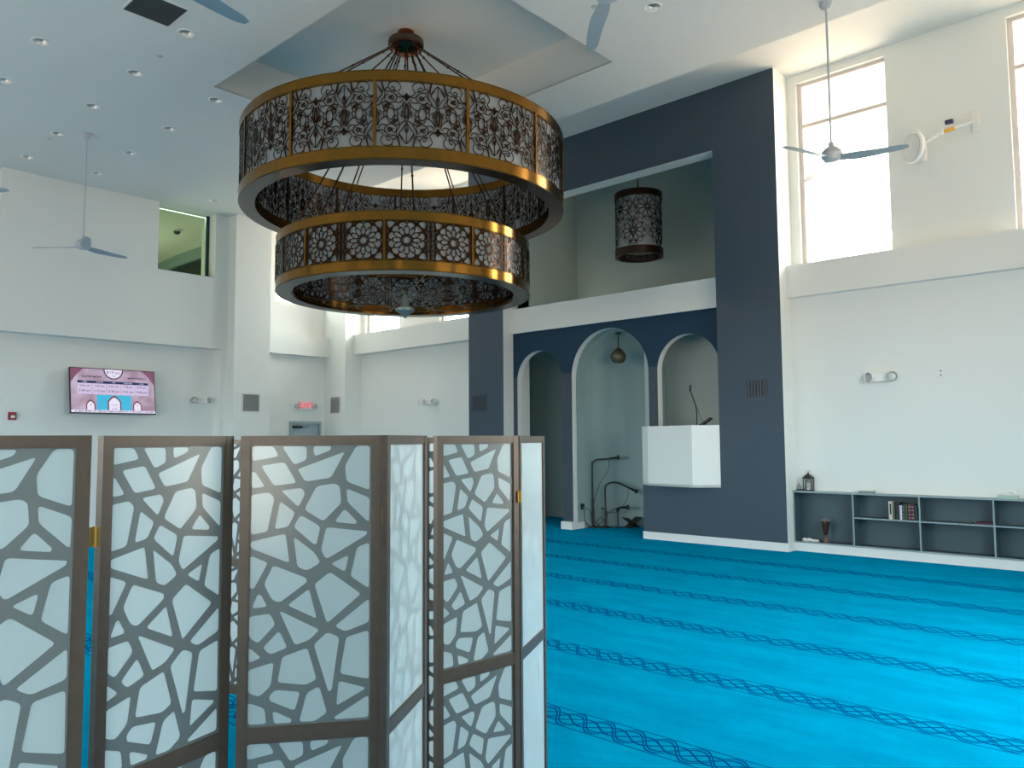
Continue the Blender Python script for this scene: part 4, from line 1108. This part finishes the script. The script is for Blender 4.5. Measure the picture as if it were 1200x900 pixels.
scr('arch_panel', [archp(0, .108, -.40, -.23, -.135), archp(-.46, .068, -.40, -.29, -.225), archp(.46, .068, -.40, -.29, -.225)], EW, -.0239)
scr('ticker_bar', [rect(-Wt/2+.015, Wt/2-.015, -Ht/2+.018, -.405)], EW)
mb = MB(); mbw = MB()
def T(s, x, z, size, mm=None):
    vs, fs = text(s, size, 0); (mm or mb).add([(a+x, -.0247, b+z) for a, b, _ in vs], fs)
T('8:19 am', 0, .395, .085); T('1:07', 0, .325, .05)
for i, (a, b, c) in enumerate((('FAJR', '5:06 am', '5:40 am'), ('DHUHR', '1:07 pm', '1:15 pm'), ('ASR', '5:01 pm', '5:30 pm'), ('MAGHRIB', '7:28 pm', '7:33 pm'), ('ISHA', '8:49 pm', '9:00 pm'))):
    x = -.563+i*.2815
    T(a, x, .18, .040, mbw); T(b, x, .100, .060); T(c, x, -.005, .070)
T('1:15', 0, -.29, .06); T('2:15', 0, -.37, .06); T('8', -.46, -.30, .05); T('9', .46, -.30, .05)
r_ = random.Random(3)
for x0, x1 in ((-.62, -.24), (.28, .66)):      # calligraphic header strokes
    x = x0
    while x < x1:
        w_ = r_.uniform(.02, .05); pts = [(x, .30+r_.uniform(-.01, .02)), (x+w_*.5, .285), (x+w_, .30+r_.uniform(-.01, .03))]
        sm = spline(pts, 4)
        for (a, b), (c, d) in zip(sm[:-1], sm[1:]): q = len(mb.v); mb.v += [(a, -.0247, b-.012), (c, -.0247, d-.012), (c, -.0247, d+.012), (a, -.0247, b+.012)]; mb.face((q, q+1, q+2, q+3))
        x += w_+r_.choice((.004, .012))
x = -.76
while x < .78:                                # ticker line, unreadable small strokes
    w_ = r_.uniform(.006, .02); q = len(mb.v); mb.v += [(x, -.0247, -.440), (x+w_, -.0247, -.440), (x+w_, -.0247, -.420), (x, -.0247, -.420)]; mb.face((q, q+1, q+2, q+3)); x += w_+r_.choice((.005, .005, .02))
tvo('dark_lettering', mb, EDK, sc_); tvo('white_lettering', mbw, EW, sc_)

# ------------------------------------------------------------------ microphones in the niche
def arc(pts, k=6):
    P = [pts[0]]+list(pts)+[pts[-1]]; out = []
    for i in range(1, len(P)-2):
        a, b, c, d = [Vector(q) for q in P[i-1:i+3]]
        for j in range(k):
            t = j/k; out.append(.5*((2*b)+(c-a)*t+(2*a-5*b+4*c-d)*t*t+(3*b-a-3*c+d)*t**3))
    out.append(Vector(pts[-1])); return out
RX = Vector((.74, .67, 0))                     # direction the gooseneck arms reach
def mic_head(mb, p, d):
    d = d.normalized(); p = Vector(p)
    mb.tube([p, p+d*.07, p+d*.17], .014, 10, rads=[.016, .022, .030]); q = p+d*.19
    mb.tube([q-d*.03, q-d*.02, q, q+d*.02, q+d*.032], .03, 12, rads=[.028, .042, .050, .042, .015])
def mic_stand(x, y, H, reach, drop, label, knob=True):
    t = thing('microphone_stand', label, 'microphone stand', (x, y, 0))
    obj('base', MB().lathe([(0, 0), (.14, 0), (.14, .012), (.12, .022), (.03, .03), (0, .03)], 28), M['black'], t)
    pts = [(0, 0, .02), (0, 0, H*.5), (0, 0, H-.14)] + [tuple(RX*reach*a+Vector((0, 0, H-.14+.14*b))) for a, b in ((.06, .6), (.30, .95), (.6, 1.0 if not drop else .85), (1.0, 1.1 if not drop else .25))]
    sm = arc(pts)
    obj('pole', MB().tube(sm, .017, 8).tube([(0, 0, H*.05), (0, 0, H*.42)], .024, 10), M['black'], t)
    mb = MB(); mic_head(mb, sm[-1], sm[-1]-sm[-3]); obj('microphone', mb, M['black'], t)
    e = Vector(sm[-1])
    obj('cable', MB().tube(arc([e-Vector((0, 0, .01)), e+Vector((-.03, 0, -.25)), e-RX*reach*.55+Vector((0, 0, -.50)), Vector((.02, 0, H*.35)), Vector((.03, .01, .30)), Vector((.10, -.05, .03))]), .005, 6), M['black'], t)
    if knob: obj('clutch_knob', MB().tube([(0, 0, H*.42), (-.055*.74, -.055*.67, H*.42)], .010, 8).lathe([(0, 0), (.022, 0), (.022, .03), (0, .03)], 10, (-.055*.74-.01, -.055*.67, H*.42-.015)), M['black'], t)
    return t
mic_stand(-9.44, 12.76, 1.36, .34, False, 'tallest black gooseneck microphone stand at the left of the central arch', False)
mic_stand(-9.23, 12.90, .90, .46, True, 'middle black microphone stand with its neck bent over')
t = thing('microphone_stand', 'short black desk microphone stand, lowest of the three', 'microphone stand', (-9.02, 13.03, 0))
obj('base', MB().lathe([(0, 0), (.09, 0), (.09, .012), (.02, .02), (0, .02)], 24), M['black'], t)
obj('pole', MB().tube([(0, 0, .01), (0, 0, .38)], .012, 8).lathe([(0, .30), (.03, .33), (.034, .37), (0, .39)], 12), M['black'], t)
mb = MB(); p0 = RX*-.06+Vector((0, 0, .37)); mic_head(mb, p0+RX*.07+Vector((0, 0, .025)), RX+Vector((0, 0, .03)))
mb.tube([p0, p0+RX*.12+Vector((0, 0, .03))], .010, 8)
obj('microphone', mb, M['black'], t)
obj('cable', MB().tube(arc([p0, p0-RX*.15+Vector((0, 0, -.10)), Vector((-.22, -.12, .18)), Vector((-.34, -.2, .05)), Vector((-.36, -.22, .012))]), .006, 6), M['black'], t)
cbl = MB()
for s, (a, b, c) in enumerate((((-9.50, 12.50, .42), (-9.40, 12.62, .33), (-9.36, 12.70, .04)), ((-9.36, 12.70, .03), (-9.28, 12.80, .20), (-9.14, 12.86, .02)), ((-9.42, 12.66, .30), (-9.38, 12.72, .12), (-9.24, 12.78, .02)), ((-9.48, 12.52, .40), (-9.49, 12.56, .15), (-9.40, 12.64, .012)))):
    cbl.tube(arc([a, b, c]), .006, 6)
tag(obj('cable_tangle', cbl, M['black']), 'tangle of black cables at the feet of the microphone stands', 'cable')
t = plate_thing('wall_socket', 'small dark green socket with a plug on the left side of the central arch', 'socket', (-9.4995, 12.47, .43), PI/2, .08, .13, [(0, .03, .02, .02), (0, -.03, .02, .02)])
for c in t.children: c.data.materials[0] = mat('dark_green_socket', (.02, .06, .05), .4)
obj('plug', MB().box(-.03, .03, -.05, -.008, .0, .05), M['black'], t)
t.rotation_euler = (0, 0, PI/2)
# folding book rest
t = thing('folding_book_rest', 'small dark cross-legged book rest on the niche floor', 'book rest', (-8.80, 13.20, 0), (0, 0, math.radians(72)))
WD = mat('dark_wood', (.02, .016, .014), .45)
for s in (-1, 1):
    mb = MB(); a, b = Vector((-s*.13, 0, .0)), Vector((s*.17, 0, .20)); d = (b-a).normalized(); n_ = Vector((-d.z, 0, d.x))*.006
    y0, y1 = (-.10, .10)
    mb.hexa([tuple(a-n_+Vector((0, y0, 0))), tuple(b-n_+Vector((0, y0, 0))), tuple(b+n_+Vector((0, y0, 0))), tuple(a+n_+Vector((0, y0, 0)))],
            [tuple(a-n_+Vector((0, y1, 0))), tuple(b-n_+Vector((0, y1, 0))), tuple(b+n_+Vector((0, y1, 0))), tuple(a+n_+Vector((0, y1, 0)))])
    obj('leaf_board', mb, WD, t)
# gooseneck microphone and sloping desk on the pulpit
t = thing('pulpit_microphone', 'thin black gooseneck microphone rising from the pulpit', 'microphone', (-6.62, 11.95, 1.0))
obj('stand', MB().tube(arc([(0, 0, 0), (0, 0, .9), (.0, 0, 1.25), (-.06, -.02, 1.48), (-.09, -.03, 1.58)]), .010, 8).lathe([(0, 0), (.10, 0), (.10, .02), (0, .03)], 18), M['black'], t)
mb = MB(); mb.tube([(-.09, -.03, 1.57), (-.095, -.03, 1.63), (-.08, -.03, 1.68)], .016, 8); obj('microphone', mb, M['black'], t)
obj('cable', MB().tube(arc([(.01, 0, 1.30), (.06, 0, 1.15), (.11, 0, 1.0), (.06, 0, .6)]), .004, 6), M['black'], t)
t = thing('sloping_desk', 'black sloping reading desk edge sticking up behind the pulpit parapet', 'lectern', (-6.50, 12.02, 1.0))
obj('post', MB().tube([(0, 0, 0), (0, 0, 1.0)], .025, 10).lathe([(0, 0), (.12, 0), (.12, .02), (0, .03)], 18), M['black'], t)
obj('board', MB().box(-.17, .13, -.05, .05, -.016, .016, rot=Matrix.Rotation(math.radians(-31), 3, 'Y')).add([], []), M['black'], t, (0.0, 0, 1.035))

# ------------------------------------------------------------------ white fixture on a jointed arm, upper right wall
t = thing('wall_arm_fixture', 'round white disc-shaped fixture on a jointed arm between the two bright windows', 'wall fixture', (-2.34, YQ, 6.22))
obj('wall_plate', MB().box(-.035, .035, -.02, 0, -.15, .15).hexa([(-.05, -.06, -.06), (.03, -.06, -.06), (.03, -.02, -.14), (-.05, -.02, -.14)], [(-.05, -.06, .06), (.03, -.06, .06), (.03, -.02, .16), (-.05, -.02, .16)]), M['plastic'], t)
p0, p1, p2 = Vector((-.02, -.06, 0)), Vector((-.40, -.20, -.10)), Vector((-.73, -.30, -.27))
obj('arm', MB().tube([p0, p1], .020, 8).tube([p1, p2], .024, 8).tube([p1+Vector((0, 0, -.04)), p1+Vector((0, 0, .04))], .03, 12), M['plastic'], t)
d = (p1-p0)
obj('orange_label', MB().tube([p0+d*.62, p0+d*1.0], .027, 10), mat('orange_label', (.75, .38, .03), .5), t)
obj('junction_box', MB().box(-.36, -.26, -.20, -.14, .015, .065), mat('dark_blue_box', (.03, .03, .10), .5), t)
dl = Matrix.Rotation(math.radians(-42), 3, 'Z') @ Matrix.Rotation(PI/2, 3, 'X')
obj('disc', MB().lathe([(0, .035), (.19, .03), (.205, .01), (.205, -.02), (.19, -.03), (0, -.02)], 36, p2+Vector((-.03, -.03, 0)), dl), mat('grey_disc', (.50, .51, .52), .4), t)
obj('housing', MB().lathe([(.205, .02), (.225, .0), (.215, -.05), (.10, -.075), (0, -.08)], 36, p2+Vector((-.03, -.03, 0)), dl).tube([p2+Vector((.03, 0, .26)), p2+Vector((.10, .02, .12)), p2+Vector((.12, .02, -.08)), p2+Vector((.10, 0, -.22))], .03, 8, rads=[.012, .03, .03, .04]), M['plastic'], t)
